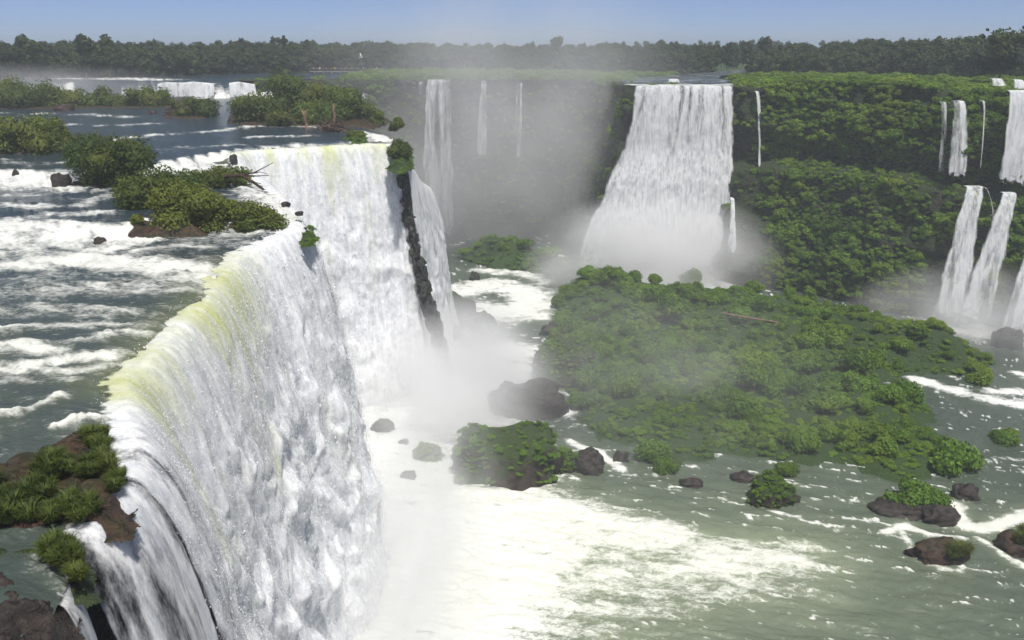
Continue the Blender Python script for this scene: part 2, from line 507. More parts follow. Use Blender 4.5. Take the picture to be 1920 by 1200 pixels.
def upper_river():
    nth, nr = 760, 700
    th = np.radians(np.linspace(-46, 8, nth))            # from straight ahead, + to the right
    inv = np.linspace(1 / 12.0, 1 / 420.0, nr)
    r = 1 / inv
    R, T = np.meshgrid(r, th, indexing='ij')
    X = R * np.sin(T); Y = R * np.cos(T)
    brink = resample(np.concatenate([BR[:, :2], BACK]), 1.0)
    poly = [tuple(p) for p in brink] + [(-78, 302), (-30, 306), (30, 360), (60, 440), (-600, 440), (-600, -30), (-6, -5)]
    keep = inside(X, Y, poly)
    base = upper_base(X, Y)
    # drop smoothly to the lip next to the brink
    bd = polydist(X, Y, brink)
    bz = np.zeros_like(X)
    e = 0.6
    gx = (upper_base(X + e, Y) - base) / e; gy = (upper_base(X, Y + e) - base) / e
    slope = np.hypot(gx, gy)
    foam = np.clip(slope * 2.2, 0, 1)
    for k, w in ((2, .9), (5, .75), (9, .55), (14, .32)):
        # water carries foam downstream of every step
        xx, yy = X - 0.35 * k, Y + 0.94 * k
        b0 = upper_base(xx, yy)
        sl = np.hypot(upper_base(xx + e, yy) - b0, upper_base(xx, yy + e) - b0) / e
        foam = np.maximum(foam, np.clip(sl * 2.0, 0, 1) * w)
    rough = 0.35 + np.zeros_like(X)
    for pl, w, s in U_FOAM:
        d = polydist(X, Y, pl)
        g = np.exp(-(d / w) ** 2) * s
        foam = np.maximum(foam, g)
        rough = np.maximum(rough, 0.35 + g)
    F = X * 0.93 - Y * 0.36; G = X * 0.36 + Y * 0.93
    wv = fbm(X / 9.0, Y / 9.0, 3, 13)
    st = fbm(F / 5.0 + 0.8 * wv, G / 2.0 + 0.9 * wv, 4, 11)
    st3 = fbm(F / 2.6, G / 0.7, 3, 17)
    foam = np.clip(foam + st * 0.42 * (0.35 + foam) + 0.10 * sstep(0.1, 0.5, st) + 0.30 * st3 * (0.4 + foam) + 0.13 * sstep(105, 60, Y) + 0.05, 0, 1.2)
    foam = foam * (0.35 + 0.65 * sstep(31, 37, Y))
    foam = np.where(bd < 1.2, np.minimum(foam, 0.35 + 0.5 * foam), foam)
    far = np.clip(1.2 - R / 260, 0.25, 1)
    rg = np.clip(rough + foam * 0.5, 0, 1.4)
    ch = 1 - 2 * np.abs(pn(F / 2.6 + 0.5 * st, G / 0.9, 21))
    z = base + far * rg * (0.42 * fbm(F / 5.0, G / 2.4 + 0.5 * wv, 4, 31) + 0.20 * ch + 0.07 * fbm(F / .6, G / .35, 2, 41))
    z += foam * far * 0.10 * billow(F / 1.0, G / 0.7, 3, 51)
    # falls off towards the lip
    z -= 0.35 * np.exp(-(bd / 1.3) ** 2)
    milk = 0.16 * sstep(90, 40, Y) + 0.25 * np.clip(foam, 0, 1) * sstep(110, 60, Y)
    milk = np.clip(milk + 0.45 * np.exp(-(bd / 2.6) ** 2) * sstep(43, 48, Y) * sstep(84, 76, Y) , 0, 1)
    V = np.stack([X, Y, z], -1).reshape(-1, 3)
    f = grid_faces(nr, nth, keep)
    f = f[:, ::-1]
    v, f, at = compact(V, f, {"foam": foam, "milk": milk})
    o = obj("upper_river", mesh_np("upper_river", v, f, True, [M['upper']], at))
    tag(o, "dark rapid river with white foam flowing to the brink", kind="structure")
upper_river()

# ------------------------------------------------------------------ waterfalls
def fall_sheet(name, brink, zbase, kout, ds, dv, amp=1.0, green=None, thin=None, seed=0, lip=1.6, nsm=5.0, far=False, flare=None, tiers=None, top_streak=1.0, outdir=None, fade=0.0, rag=0.0):
    """a falling sheet: parabolic streams leaving the brink, roughened into strands and billows"""
    b = resample(brink, ds)
    n = len(b)
    s = np.concatenate([[0], np.cumsum(np.linalg.norm(np.diff(b[:, :2], axis=0), axis=1))])
    t = np.gradient(b[:, :2], axis=0); t /= np.linalg.norm(t, axis=1)[:, None] + 1e-9
    nx, ny = t[:, 1].copy(), -t[:, 0].copy()
    if rag:      # uneven rock edge under the lip
        e1 = rag * (0.9 * fbm(s / 4.5, s * 0, 4, seed + 70, 0.42))
        b[:, 0] += nx * e1; b[:, 1] += ny * e1
        b[:, 2] += rag * (0.10 + 0.22 * sstep(130, 145, b[:, 1])) * fbm(s / 3.0, s * 0 + 5, 3, seed + 75)
    # smooth the outward direction along the brink
    mean = s[-1] / max(n - 1, 1)
    k = max(int(nsm / mean), 1)
    ker = np.hanning(2 * k + 3); ker /= ker.sum()
    pad = k + 1
    nx = np.convolve(np.pad(nx, pad, mode='edge'), ker, 'valid')[:n]; ny = np.convolve(np.pad(ny, pad, mode='edge'), ker, 'valid')[:n]
    if outdir is not None:
        nx = nx * 0 + outdir[0]; ny = ny * 0 + outdir[1]
    q = np.hypot(nx, ny) + 1e-9; nx /= q; ny /= q
    zb = zbase(b, s) if callable(zbase) else np.full(n, float(zbase))
    H = b[:, 2] - zb
    K = kout(b, s) if callable(kout) else np.full(n, float(kout))
    Hm = float(np.max(H))
    # rows by arc length of a mean trajectory
    uu = np.linspace(0, 1, 800)
    u0 = lip / (lip + float(np.mean(K)))
    drop = np.maximum(0, uu - u0) ** 2 / (1 - u0) ** 2
    hor = uu * (lip + float(np.mean(K)))
    arc = np.concatenate([[0], np.cumsum(np.hypot(np.diff(hor), np.diff(drop * Hm)))])
    m = max(int(arc[-1] / dv), 8)
    ur = np.interp(np.linspace(0, arc[-1], m + 1), arc, uu)
    L = np.linspace(0, arc[-1], m + 1)[:, None] * np.ones((1, n))
    dr = (np.maximum(0, ur - u0) ** 2 / (1 - u0) ** 2)[:, None]
    hr = np.where(ur < u0, (ur / u0 - 1) * lip, 0)[:, None] + (np.maximum(0, ur - u0) / (1 - u0))[:, None] * K[None, :]
    if tiers:   # ledges that throw the water out: (fraction of drop, extra metres out, sharpness)
        for fr, ex, w in tiers:
            fr_ = fr + 0.05 * pn(s / 6.0, s * 0 + 3, seed + 90)[None, :]
            hr = hr + ex * sstep(fr_ - w, fr_ + w, dr) * (0.75 + 0.5 * pn(s / 3.5, s * 0 + 8, seed + 91)[None, :])
    S = np.ones((m + 1, 1)) * s[None, :]
    Z = b[None, :, 2] + 0.03 - dr * H[None, :]
    fall = np.clip((L - lip) / 6.0, 0, 1)
    fall2 = sstep(0, 26, L - lip)
    sc = 1.0 if not far else 2.0
    wob = 0.9 * fbm(S / (4 * sc), L / (9 * sc), 3, seed + 3)
    Sw = S + wob * fall2 * 1.2
    strand = fbm(Sw / (1.7 * (sc if not far else 1.1)), L / (15.0 * sc), 4, seed + 10)
    bs = 1.0 if far else 1.6
    bil = billow(Sw / (2.7 * sc * bs) + 0.35 * wob, L / (4.4 * sc * bs) + 0.6 * wob, 3, seed + 20, 0.34) - 0.5
    fine = fbm(Sw / (0.55 * sc), L / (1.5 * sc), 3, seed + 30)
    big = fbm(S / (7.0 * sc), L / (18 * sc), 2, seed + 40)
    nearamp = 1.0 if far else (0.55 + 0.75 * sstep(120, 80, b[:, 1]))[None, :]
    D = amp * (fall * (0.35 + 0.65 * fall2) * ((0.55 if far else 0.16) * strand * top_streak * (1 - 0.5 * fall2) + (0.14 if far else 0.04) * fine) + fall2 * ((0.5 if far else 2.0) * bil * nearamp + (1.0 if far else 0.6) * big))
    D += amp * 0.06 * fbm(S / 0.8, L / 2.0, 3, seed + 50) * np.clip(L / lip, 0, 1)
    hr = hr + D
    Ysh = 0.45 * D * fall2
    Zd = Z + 0.35 * D * (1 - 0.5 * fall2) * np.clip(L / lip - 0.4, 0, 1) - Ysh * 0.6
    fx = 0; fy = 0
    if flare is not None:      # side spread along the brink
        sp = flare(S / s[-1], dr)
        fx = sp * t[None, :, 0]; fy = sp * t[None, :, 1]
    X = b[None, :, 0] + nx[None, :] * hr + fx
    Y = b[None, :, 1] + ny[None, :] * hr + fy
    g = green(b, S, L, strand, bil) if green else np.zeros_like(S)
    th = thin(b, S, L, strand, bil) if thin else np.zeros_like(S)
    nst = fbm(S / 0.9, L / 1.2, 3, seed + 65)
    th = np.maximum(th, np.clip(1.15 - L / (0.55 * lip) + 0.9 * nst, 0, 1) * (0.0 if far else 1.0))
    if far:
        th = np.maximum(th, np.clip(sstep(0.86, 1.02, dr + 0.10 * nst) , 0, 1))
    if fade > 0:
        ed = np.minimum(S, s[-1] - S) + 0.35 * fade * fbm(S * 0.6 / sc, L / (3 * sc), 3, seed + 60)
        th = np.maximum(th, 1.0 - sstep(0, fade, ed))
    V = np.stack([X, Y, Zd], -1).reshape(-1, 3)
    f = grid_faces(m + 1, n)[:, ::-1]
    return mesh_np(name, V, f, True, [M['white_far'] if far else M['white']], {"green": g, "thin": th}), (X, Y, Zd, L, S)

def near_green(b, S, L, strand, bil):
    by = np.broadcast_to(b[None, :, 1], S.shape)
    g = np.zeros_like(S)
    n1 = fbm(S / 1.3, L / 9.0, 3, 77)
    for c, w, ln, a in ((48.5, 2.4, 5.5, 1.0), (53.5, 1.8, 4.5, .9), (64.0, 3.2, 6.5, .95), (72.5, 4.0, 8.0, 1.0), (46.4, 1.0, 17.0, .9), (67.5, 0.9, 15.0, .8), (58.0, 2.0, 3.5, .4), (79, 3, 5, .5)):
        cen = by + 0.25 * L * n1 * 0.4
        g = np.maximum(g, a * np.exp(-((cen - c) / (1.35 * w)) ** 2) * np.clip(1.2 - L / (1.25 * ln) + 0.7 * n1, 0, 1))
    bx = np.broadcast_to(b[None, :, 0], S.shape)
    far = (by > 140) * 1.0
    g = np.maximum(g, far * np.clip(0.75 - L / 6.0 + 0.9 * n1, 0, .75))
    g = np.maximum(g, far * np.exp(-((bx + 32.5) / 1.6) ** 2) * np.clip(1.3 - L / 10.0 + 0.7 * n1, 0, 1))
    # yellowish bands deeper in the far curtain
    g = np.maximum(g, 0.30 * sstep(0.05, 0.5, fbm(S / 4.0, L / 20.0, 3, 83)) * np.clip(1 - L / 45, 0, 1))
    return g * (0.85 + 0.3 * bil.clip(-.5, .5))

def near_thin(b, S, L, strand, bil):
    by = np.broadcast_to(b[None, :, 1], S.shape)
    th = np.zeros_like(S)
    n1 = fbm(S / 1.5, L / 8.0, 3, 87)
    # thin veils beside the grassy ledge
    z = np.exp(-((by - 38.6) / 2.8) ** 2)
    th = np.maximum(th, z * (0.22 + 0.42 * n1))
    th = np.maximum(th, 0.6 * np.clip((36.6 - by) / .8 + .5 * n1, 0, 1))
    # between the tongue and the notch
    th = np.maximum(th, np.exp(-((by - 95) / 3.0) ** 2) * (0.2 + 0.5 * n1))
    return np.clip(th, 0, 1)

WATERFALLS = []
near_br = np.concatenate([[(-18.4, 35.6, 45.5)], BR[6:]])
curtain_me, CG = fall_sheet("curtain", near_br, lambda b, s: np.zeros(len(b)) - 0.5,
        lambda b, s: 8.5 - 1.5 * sstep(140, 150, b[:, 1]) + 0.3 * np.sin(b[:, 1] / 6.0),
        lambda p: 0.10 + 0.0016 * max(p[1] - 40, 0), 0.135, 1.0, near_green, near_thin, 1, lip=1.8, nsm=17.0, rag=0.7)
great = empty("waterfall", (-24, 70, 0))
tag(great, "huge white curtain waterfall plunging from the dark river with yellow-green lip", "waterfall", "waterfalls of the gorge")
def child(name, me, parent):
    o = obj(name, me, parent)
    o.matrix_parent_inverse = parent.matrix_world.inverted()
    o.location = -parent.location
    return o
child("curtain", curtain_me, great)

# loose spray torn off the curtain: thin veils just outside it
def mat_veil(name, lo, hi, amax, off):
    nt = NT(name)
    v = nt.pos((1, 1, 0.42))
    mp = nt.n("ShaderNodeMapping"); nt.l(v, mp.inputs[0]); mp.inputs["Location"].default_value = (off, off * 2.1, off * .7)
    n1 = nt.noise(0.75, 7, 0.62, mp.outputs[0], 0.5)
    n2 = nt.noise(4.5, 4, 0.7, nt.pos((1, 1, 0.6)))
    k = nt.math('ADD', nt.math('MULTIPLY', n1, 0.8), nt.math('MULTIPLY', n2, 0.2))
    a = nt.math('MULTIPLY', nt.maprange(k, lo, hi), amax)
    a = nt.math('MULTIPLY', a, nt.attr("dens"))
    df = nt.n("ShaderNodeBsdfDiffuse"); df.inputs[0].default_value = (.95, .95, .96, 1)
    tr = nt.n("ShaderNodeBsdfTranslucent"); tr.inputs[0].default_value = (.95, .95, .96, 1)
    sh = nt.mixsh(0.45, df.outputs[0], tr.outputs[0])
    nt.l(nt.mixsh(a, nt.n("ShaderNodeBsdfTransparent").outputs[0], sh), nt.out.inputs[0])
    return nt.m
def veils():
    X, Y, Z, L, S = [a[::3, ::3] for a in CG]
    Pm = np.stack([X, Y, Z], -1)
    for _ in range(3):
        Pm[1:-1, 1:-1] = 0.5 * Pm[1:-1, 1:-1] + 0.125 * (Pm[:-2, 1:-1] + Pm[2:, 1:-1] + Pm[1:-1, :-2] + Pm[1:-1, 2:])
    du = np.gradient(Pm, axis=1); dvv = np.gradient(Pm, axis=0)
    N = np.cross(dvv, du); N /= np.linalg.norm(N, axis=-1)[..., None] + 1e-9
    if np.mean(N[..., 0]) < 0: N = -N
    nr, nc = X.shape
    for k, (d, lo, hi, am) in enumerate(((0.22, .46, .64, .6), (0.50, .49, .68, .5), (0.85, .52, .72, .42))):
        g = sstep(2, 16, L)
        w = d * g + 0.35 * d * fbm(S / 2.2, L / 3.5, 3, 1400 + k) * g
        V = Pm + N * w[..., None]
        V[..., 2] -= 0.4 * d * g
        me = mesh_np("spray_veil", V.reshape(-1, 3), grid_faces(nr, nc)[:, ::-1], True, [mat_veil("spray_veil_%d" % k, lo, hi, am, k * 13.7)], {"dens": sstep(2.5, 9, L)})
        child("spray_veil", me, great)
veils()

# the shaded sheet round the far corner
far_me, _ = fall_sheet("curtain", BRX, -0.5, lambda b, s: 3.2 + 3.4 * sstep(0, 14, s), 0.35, 0.3, 0.8, None, lambda b, S, L, st, bi: np.clip(0.12 + 0.5 * st, 0, 1), 5, lip=1.0, nsm=10, fade=1.2)
w2 = empty("waterfall", (-17, 180, 0))
tag(w2, "shaded bluish waterfall sheet behind the mossy rock corner of the near curtain", "waterfall", "waterfalls of the gorge")
child("curtain", far_me, w2)

# two small cascades beside the grassy ledge
def casc(label, pts, kout, seed, th, zb=0.0, out=None, spread=0.0):
    me, _ = fall_sheet("curtain", np.array(pts, float), zb, kout, 0.07, 0.11, 0.55, None, th, seed, lip=0.9, nsm=1.5, fade=0.5, outdir=out, flare=lambda sn, dr: spread * sn * dr ** 0.6)
    w = empty("cascade", (pts[0][0], pts[0][1], zb))
    tag(w, label, "cascade")
    child("curtain", me, w)
casc("frothy cascade tumbling off dark rock just under the grassy ledge", [(-18.9, 29.9, 45.45), (-18.3, 31.2, 45.5), (-17.9, 32.6, 45.5), (-17.9, 34.4, 45.45), (-18.0, 35.9, 45.4)], 6.8, 301,
     lambda b, S, L, st, bi: np.clip(0.20 + 0.6 * st, 0, .95), 0.0, (0.99, -0.06), 3.4)
casc("narrow white cascade curving down beside the dark wet rock at the near brink", [(-16.6, 26.6, 45.1), (-17.1, 28.0, 45.2), (-17.6, 28.9, 45.3)], 5.0, 302,
     lambda b, S, L, st, bi: np.clip(0.18 + 0.5 * st, 0, .9), 0.0, (0.9, -0.44))

def fall(label, brink, zb, kout, ds=0.35, dv=0.35, amp=0.9, seed=0, parts_fade=1.2, thin=None, group="waterfalls of the gorge", **kw):
    brink = np.array(brink, float)
    me, _ = fall_sheet("curtain", brink, zb, kout, ds, dv, amp, kw.pop("green", None), thin, seed, far=True, fade=parts_fade, **kw)
    c = brink.mean(0)
    w = empty("waterfall", (c[0], c[1], zb if not callable(zb) else 0))
    tag(w, label, "waterfall", group)
    child("curtain", me, w)
    return w

TH = lambda base, k: (lambda b, S, L, st, bi: np.clip(base + k * st, 0, .95))
# the broad fall across the gorge
fall("broad white waterfall across the gorge, spreading into mist at its foot",
     [(34.5, 252, 53.2), (40, 250.5, 53.4), (48, 250, 53.4), (56, 250, 53.4), (63.5, 251, 53.2)], -1.0, 7.0, 0.22, 0.24, 1.0, 401, 2.2,
     thin=lambda b, S, L, st, bi: np.clip(0.16 + 0.6 * st * sstep(34, 5, L), 0, .8), lip=2.0, nsm=8,
     tiers=[(0.42, 2.6, 0.14), (0.68, 2.6, 0.14)], top_streak=1.6,
     flare=lambda sn, dr: -(1 - sn) * (9.0 * dr ** 1.2 + 3.0 * sstep(.3, .5, dr) + 3 * sstep(.55, .75, dr)))
# thin strands and far falls: (label, px centre, px width, px top, px bottom, distance t along +y, out)
def thin_fall(label, xc, wpx, ytop, ybot, Y, out, seed, base=0.25, k=0.5, lean=0.0, wfoot=None, amp=0.6, **kw):
    # world heights at distance Y
    def at(x, y):
        a = (x - 960) / FPX; d = (y - 600) / FPX
        r = np.array([a, math.cos(PITCH) - d * math.sin(PITCH), -math.sin(PITCH) - d * math.cos(PITCH)])
        t = Y / r[1]
        return r * t + np.array([0, 0, CAM_Z])
    p0 = at(xc - wpx / 2, ytop); p1 = at(xc + wpx / 2, ytop); q = at(xc + lean, ybot)
    wm = (p1[0] - p0[0]); zb = q[2]
    wf = (wfoot / wpx if wfoot else 1.0)
    mid = (p0[0] + p1[0]) / 2
    shift = q[0] - mid
    brink = [(p0[0], Y, p0[2]), (mid, Y - 0.2, p0[2] + 0.1), (p1[0], Y, p0[2])]
    return fall(label, brink, zb, out, 0.2, 0.25, amp, seed, min(wm * 0.3, 1.2), thin=TH(base, k), lip=1.2, nsm=3, outdir=(0, -1),
         flare=lambda sn, dr: (sn - 0.5) * wm * (wf - 1) * dr ** 0.8 + shift * dr ** 0.7, **kw)

thin_fall("slender thread waterfall between the broad fall and the green cliff, upper drop", 1419, 9, 172, 325, 245, 3, 410, 0.2)
thin_fall("slender thread waterfall at the foot of the broad fall's green flank", 1372, 9, 372, 470, 230, 5, 411, 0.2, lean=-8, wfoot=22)
thin_fall("tall far waterfall hanging in the mist, the widest on the far wall", 823, 48, 150, 450, 296, 5, 412, 0.32, wfoot=76)
thin_fall("far waterfall thread in the mist beside the widest of the far wall", 908, 13, 152, 300, 298, 3, 413, 0.38, wfoot=30, lean=-6)
thin_fall("far waterfall thread furthest along the misty wall toward the broad fall", 974, 15, 156, 300, 298, 3, 414, 0.38, wfoot=20, lean=-4)
thin_fall("faint far waterfall just beyond the bushy river island", 690, 24, 152, 215, 306, 3, 415, 0.15, wfoot=30)
thin_fall("thin pale waterfall thread in mist next to the island end", 789, 10, 155, 260, 300, 2, 416, 0.4)
thin_fall("thin leaning waterfall, outermost of the three upper threads on the green cliff", 1767, 16, 192, 328, 212, 2.5, 420, 0.3, lean=-12, wfoot=16)
thin_fall("fuller short waterfall in the middle of the three upper cliff threads", 1797, 30, 190, 334, 210, 3, 421, 0.2, lean=-14, wfoot=52)
thin_fall("faintest thread waterfall on the dark green cliff beside the big corner fall", 1843, 7, 190, 322, 208, 2, 422, 0.4, lean=-12)
thin_fall("big bright waterfall cut off by the picture edge, upper drop", 1940, 110, 170, 346, 203, 4, 423, 0.06, lean=-10, wfoot=170, amp=0.9)
thin_fall("long slanting lower waterfall under the cliff ledge, the one nearer the broad fall", 1826, 40, 350, 592, 200, 7, 424, 0.26, lean=-78, wfoot=74)
thin_fall("long slanting lower waterfall in the middle under the cliff ledge", 1892, 34, 362, 596, 197, 7, 425, 0.26, lean=-96, wfoot=78)
thin_fall("broad lower waterfall at the picture edge above the misty boulders", 1972, 90, 425, 612, 192, 6, 426, 0.06, lean=-50, wfoot=170, amp=1.0)
thin_fall("tiny trickle waterfall between the two slanting lower falls", 1846, 5, 352, 425, 199, 3, 427, 0.35, lean=8)
# the step in the far river
fall("low wide waterfall step in the far river behind the island scrub", [(-114, 283.0, 52.2), (-111, 283.2, 52.9), (-107, 285.4, 52.7), (-103, 284.9, 53.0), (-99.5, 287.2, 52.6), (-96, 286.8, 52.2)], 48.0, 1.5, 0.3, 0.25, 0.5, 430, 0.8, thin=TH(0.08, .5), lip=1.5, nsm=4)
fall("short waterfall step in the far river right behind the tallest bush", [(-92.5, 287.6, 52.3), (-90, 288.6, 52.8), (-87, 288.4, 52.5), (-84, 290.2, 52.0)], 48.0, 1.5, 0.3, 0.25, 0.5, 431, 0.8, thin=TH(0.15, .5), lip=1.5, nsm=4)
thin_fall("small white chute on the plateau just above the broad fall", 1262, 26, 149, 163, 272, 1.5, 432, 0.15, wfoot=34, amp=.3)
thin_fall("white chute on the green plateau above the corner fall", 1868, 28, 148, 162, 222, 1.5, 433, 0.15, wfoot=40, amp=.3)
thin_fall("white chute on the plateau at the picture edge", 1908, 22, 150, 168, 222, 1.5, 434, 0.15, wfoot=40, amp=.3)

# ------------------------------------------------------------------ lower river
L_FOAM = [
    ([(860, 545), (930, 535), (985, 548), (1000, 575), (960, 590), (900, 580)], 8.0, 1.0, 0.25),
    ([(900, 508), (980, 512), (1020, 530)], 4.5, 0.75, 0.3),
    ([(980, 600), (1015, 595), (1030, 570)], 3.0, 0.8, 0.5),
    ([(760, 700), (900, 690), (960, 660)], 9.0, 0.9, 0.0),
    ([(740, 780), (880, 770), (930, 780)], 9.0, 1.0, 0.0),
    ([(790, 880), (830, 890)], 5, 1.0, 0.0),
    ([(700, 950), (900, 960), (1000, 1000), (950, 1120), (800, 1190), (900, 1290)], 10.0, 1.0, 0.12),
    ([(900, 930), (1020, 940), (1150, 985), (1260, 1010)], 4.2, 0.95, 0.45),
    ([(1020, 1000), (1150, 1020), (1290, 1035), (1420, 1045)], 4.4, 0.72, 0.8),
    ([(900, 1100), (1050, 1090), (1200, 1075), (1400, 1060), (1500, 1045)], 4.6, 0.66, 0.7),
    ([(1070, 830), (1120, 850), (1165, 880)], 1.2, 0.95, 0.2),
    ([(1060, 780), (1085, 755), (1105, 748)], 1.6, 0.9, 0.0),
    ([(1715, 712), (1770, 728), (1830, 745), (1940, 765)], 2.6, 1.0, 0.1),
    ([(1860, 735), (1930, 735)], 2.6, 0.8, 0.1),
    ([(1905, 700), (1940, 715)], 2.0, 0.9, 0.1),
    ([(1785, 950), (1805, 985), (1840, 995), (1890, 980), (1940, 960)], 1.5, 0.95, 0.55),
    ([(1660, 1000), (1700, 985), (1740, 1003), (1800, 1010)], 0.9, 0.75, 0.3),
    ([(1690, 1000), (1715, 1040), (1760, 1068), (1800, 1072)], 0.7, 0.7, 0.3),
    ([(1830, 1010), (1890, 1050), (1930, 1068)], 0.7, 0.75, 0.4),
    ([(1860, 860), (1930, 865)], 0.7, 0.6, 0.0),
    ([(1440, 960), (1500, 970)], 0.6, 0.7, 0.0),
    ([(1500, 975), (1580, 990)], 0.4, 0.6, 0.1),
    ([(1310, 858), (1350, 855)], 0.7, 0.7, 0),
    ([(900, 640), (935, 632), (960, 640)], 1.2, 0.7, 0.0),
    ([(1480, 1070), (1300, 1100), (1130, 1150)], 6.0, 0.5, 0.5),
]
L_FOAM = [(PL(a, 0), w, s, k) for a, w, s, k in L_FOAM]
def lower_river():
    nth, nr = 700, 560
    th = np.radians(np.linspace(-36, 42, nth))
    inv = np.linspace(1 / 48.0, 1 / 330.0, nr)
    R, T = np.meshgrid(1 / inv, th, indexing='ij')
    X = R * np.sin(T); Y = R * np.cos(T)
    F = X * 0.97 - Y * 0.24; G = X * 0.24 + Y * 0.97
    foam = np.zeros_like(X); milk = np.full_like(X, 0.0)
    base_line = np.array([(b[0] + 8, b[1] + 0.0) for b in BR[6:]])
    d = polydist(X, Y, base_line)
    foam = np.maximum(foam, 1.3 * np.exp(-(d / 24) ** 2))
    for c, r_ in (((46, 238), 26), ((112, 196), 14), ((125, 188), 16)):
        foam = np.maximum(foam, np.exp(-(np.hypot(X - c[0], Y - c[1]) / r_) ** 2))
    for pl, w, s, k in L_FOAM:
        d2 = polydist(X, Y, pl)
        g = np.exp(-(d2 / w) ** 2) * s
        foam = np.maximum(foam, g)
        milk = np.maximum(milk, np.exp(-(d2 / (w * 1.7)) ** 2) * k)
    st = fbm(F / 9.0, G / 2.2, 5, 111)
    st2 = fbm(F / 3.0, G / 0.9, 4, 121)
    foam = np.minimum(foam, 1.0)
    foam = foam + st * 0.42 * (0.25 + foam) + st2 * 0.30 * (0.3 + 0.6 * foam)
    rid = 1 - 2.2 * np.abs(pn(F / 9.0 + 0.6 * st2, G / 1.7 + 0.5 * st, 127))
    rid2 = 1 - 2.2 * np.abs(pn(F / 13.0 + 0.5 * st, G / 1.5 + 0.5 * st2, 128))
    cap = np.maximum(sstep(0.72, 0.98, rid) * sstep(-0.05, 0.4, st), 0.9 * sstep(0.7, 0.98, rid2) * sstep(-0.05, 0.45, st2)) * 0.85   # streaks of foam along the current
    front = sstep(150, 105, Y)
    foam = np.clip(np.maximum(foam + 0.10 * front, cap), 0, 1.2)
    milk = np.clip(milk + front * (0.34 + 0.22 * st) * sstep(100, 40, X), 0, 1)
    z = 0.42 * fbm(F / 6, G / 3, 5, 131) + 0.16 * (1 - 2 * np.abs(pn(F / 3.2, G / 1.3, 141))) * (0.5 + foam) + np.clip(foam, 0, 1) * 0.35 * billow(F / 2.4, G / 1.6, 3, 151)
    V = np.stack([X, Y, z], -1).reshape(-1, 3)
    f = grid_faces(nr, nth)[:, ::-1]
    o = obj("lower_river", mesh_np("lower_river", V, f, True, [M['lower']], {"foam": foam, "milk": milk}))
    tag(o, "grey-green churning river at the bottom of the gorge", kind="structure")
lower_river()

# ------------------------------------------------------------------ ground, gorge walls
def sheet_wall(name, pl, ztop, zbot, prof, ds, dv, amp, mat, seed, nsm=4.0, top_in=6.0, label=None):
    b = resample(np.array(pl, float), ds)
    n = len(b)
    s = np.concatenate([[0], np.cumsum(np.linalg.norm(np.diff(b[:, :2], axis=0), axis=1))])
    t = np.gradient(b[:, :2], axis=0); t /= np.linalg.norm(t, axis=1)[:, None] + 1e-9
    nx, ny = t[:, 1].copy(), -t[:, 0].copy()
    k = max(int(nsm / ds), 1); ker = np.hanning(2 * k + 3); ker /= ker.sum()
    nx = np.convolve(np.pad(nx, k + 1, mode='edge'), ker, 'valid')[:n]; ny = np.convolve(np.pad(ny, k + 1, mode='edge'), ker, 'valid')[:n]
    zt = ztop(b, s) if callable(ztop) else np.full(n, float(ztop))
    m = int((float(zt.max()) - zbot) / dv)
    v = np.linspace(0, 1, m + 1)
    # add a few rows running back over the top
    back = np.linspace(1, 0.12, 6)
    v_all = np.concatenate([np.zeros(6), v])
    bk = np.concatenate([back, np.zeros(m + 1)]) * top_in
    VV = v_all[:, None] * np.ones((1, n)); S = np.ones((len(v_all), 1)) * s[None, :]
    Z = zt[None, :] + (zbot - zt)[None, :] * VV
    o_ = prof(VV, S, b) - bk[:, None]
    D = amp * (fbm(S / 9, Z / 7, 5, seed) * 1.3 + 0.6 * billow(S / 4, Z / 3, 3, seed + 8)) * np.clip(1 - bk / 1.5, 0.2, 1)[:, None]
    h = o_ + D
    X = b[None, :, 0] + nx[None, :] * h; Y = b[None, :, 1] + ny[None, :] * h
    Z = Z + 0.4 * amp * fbm(S / 5, VV * 12, 3, seed + 15) * (bk > 0)[:, None]
    V = np.stack([X, Y, Z], -1).reshape(-1, 3)
    o = obj(name, mesh_np(name, V, grid_faces(len(v_all), n), True, [mat]))
    tag(o, label, kind="structure")
    return X, Y, Z, nx, ny, S, VV

# rock wall behind the near curtain
brk = np.concatenate([BR, BRX])
sheet_wall("near_cliff_wall", np.stack([brk[:, 0], brk[:, 1]], 1), lambda b, s: np.interp(s, np.concatenate([[0], np.cumsum(np.linalg.norm(np.diff(brk[:, :2], axis=0), axis=1))]), brk[:, 2]) - 0.75, -2.0,
           lambda V, S, b: -1.0 + 2.5 * V, 0.6, 0.6, 0.55, M['rock_wet'], 601, 3.0, 3.0, "dark wet basalt wall behind the near curtain waterfall")

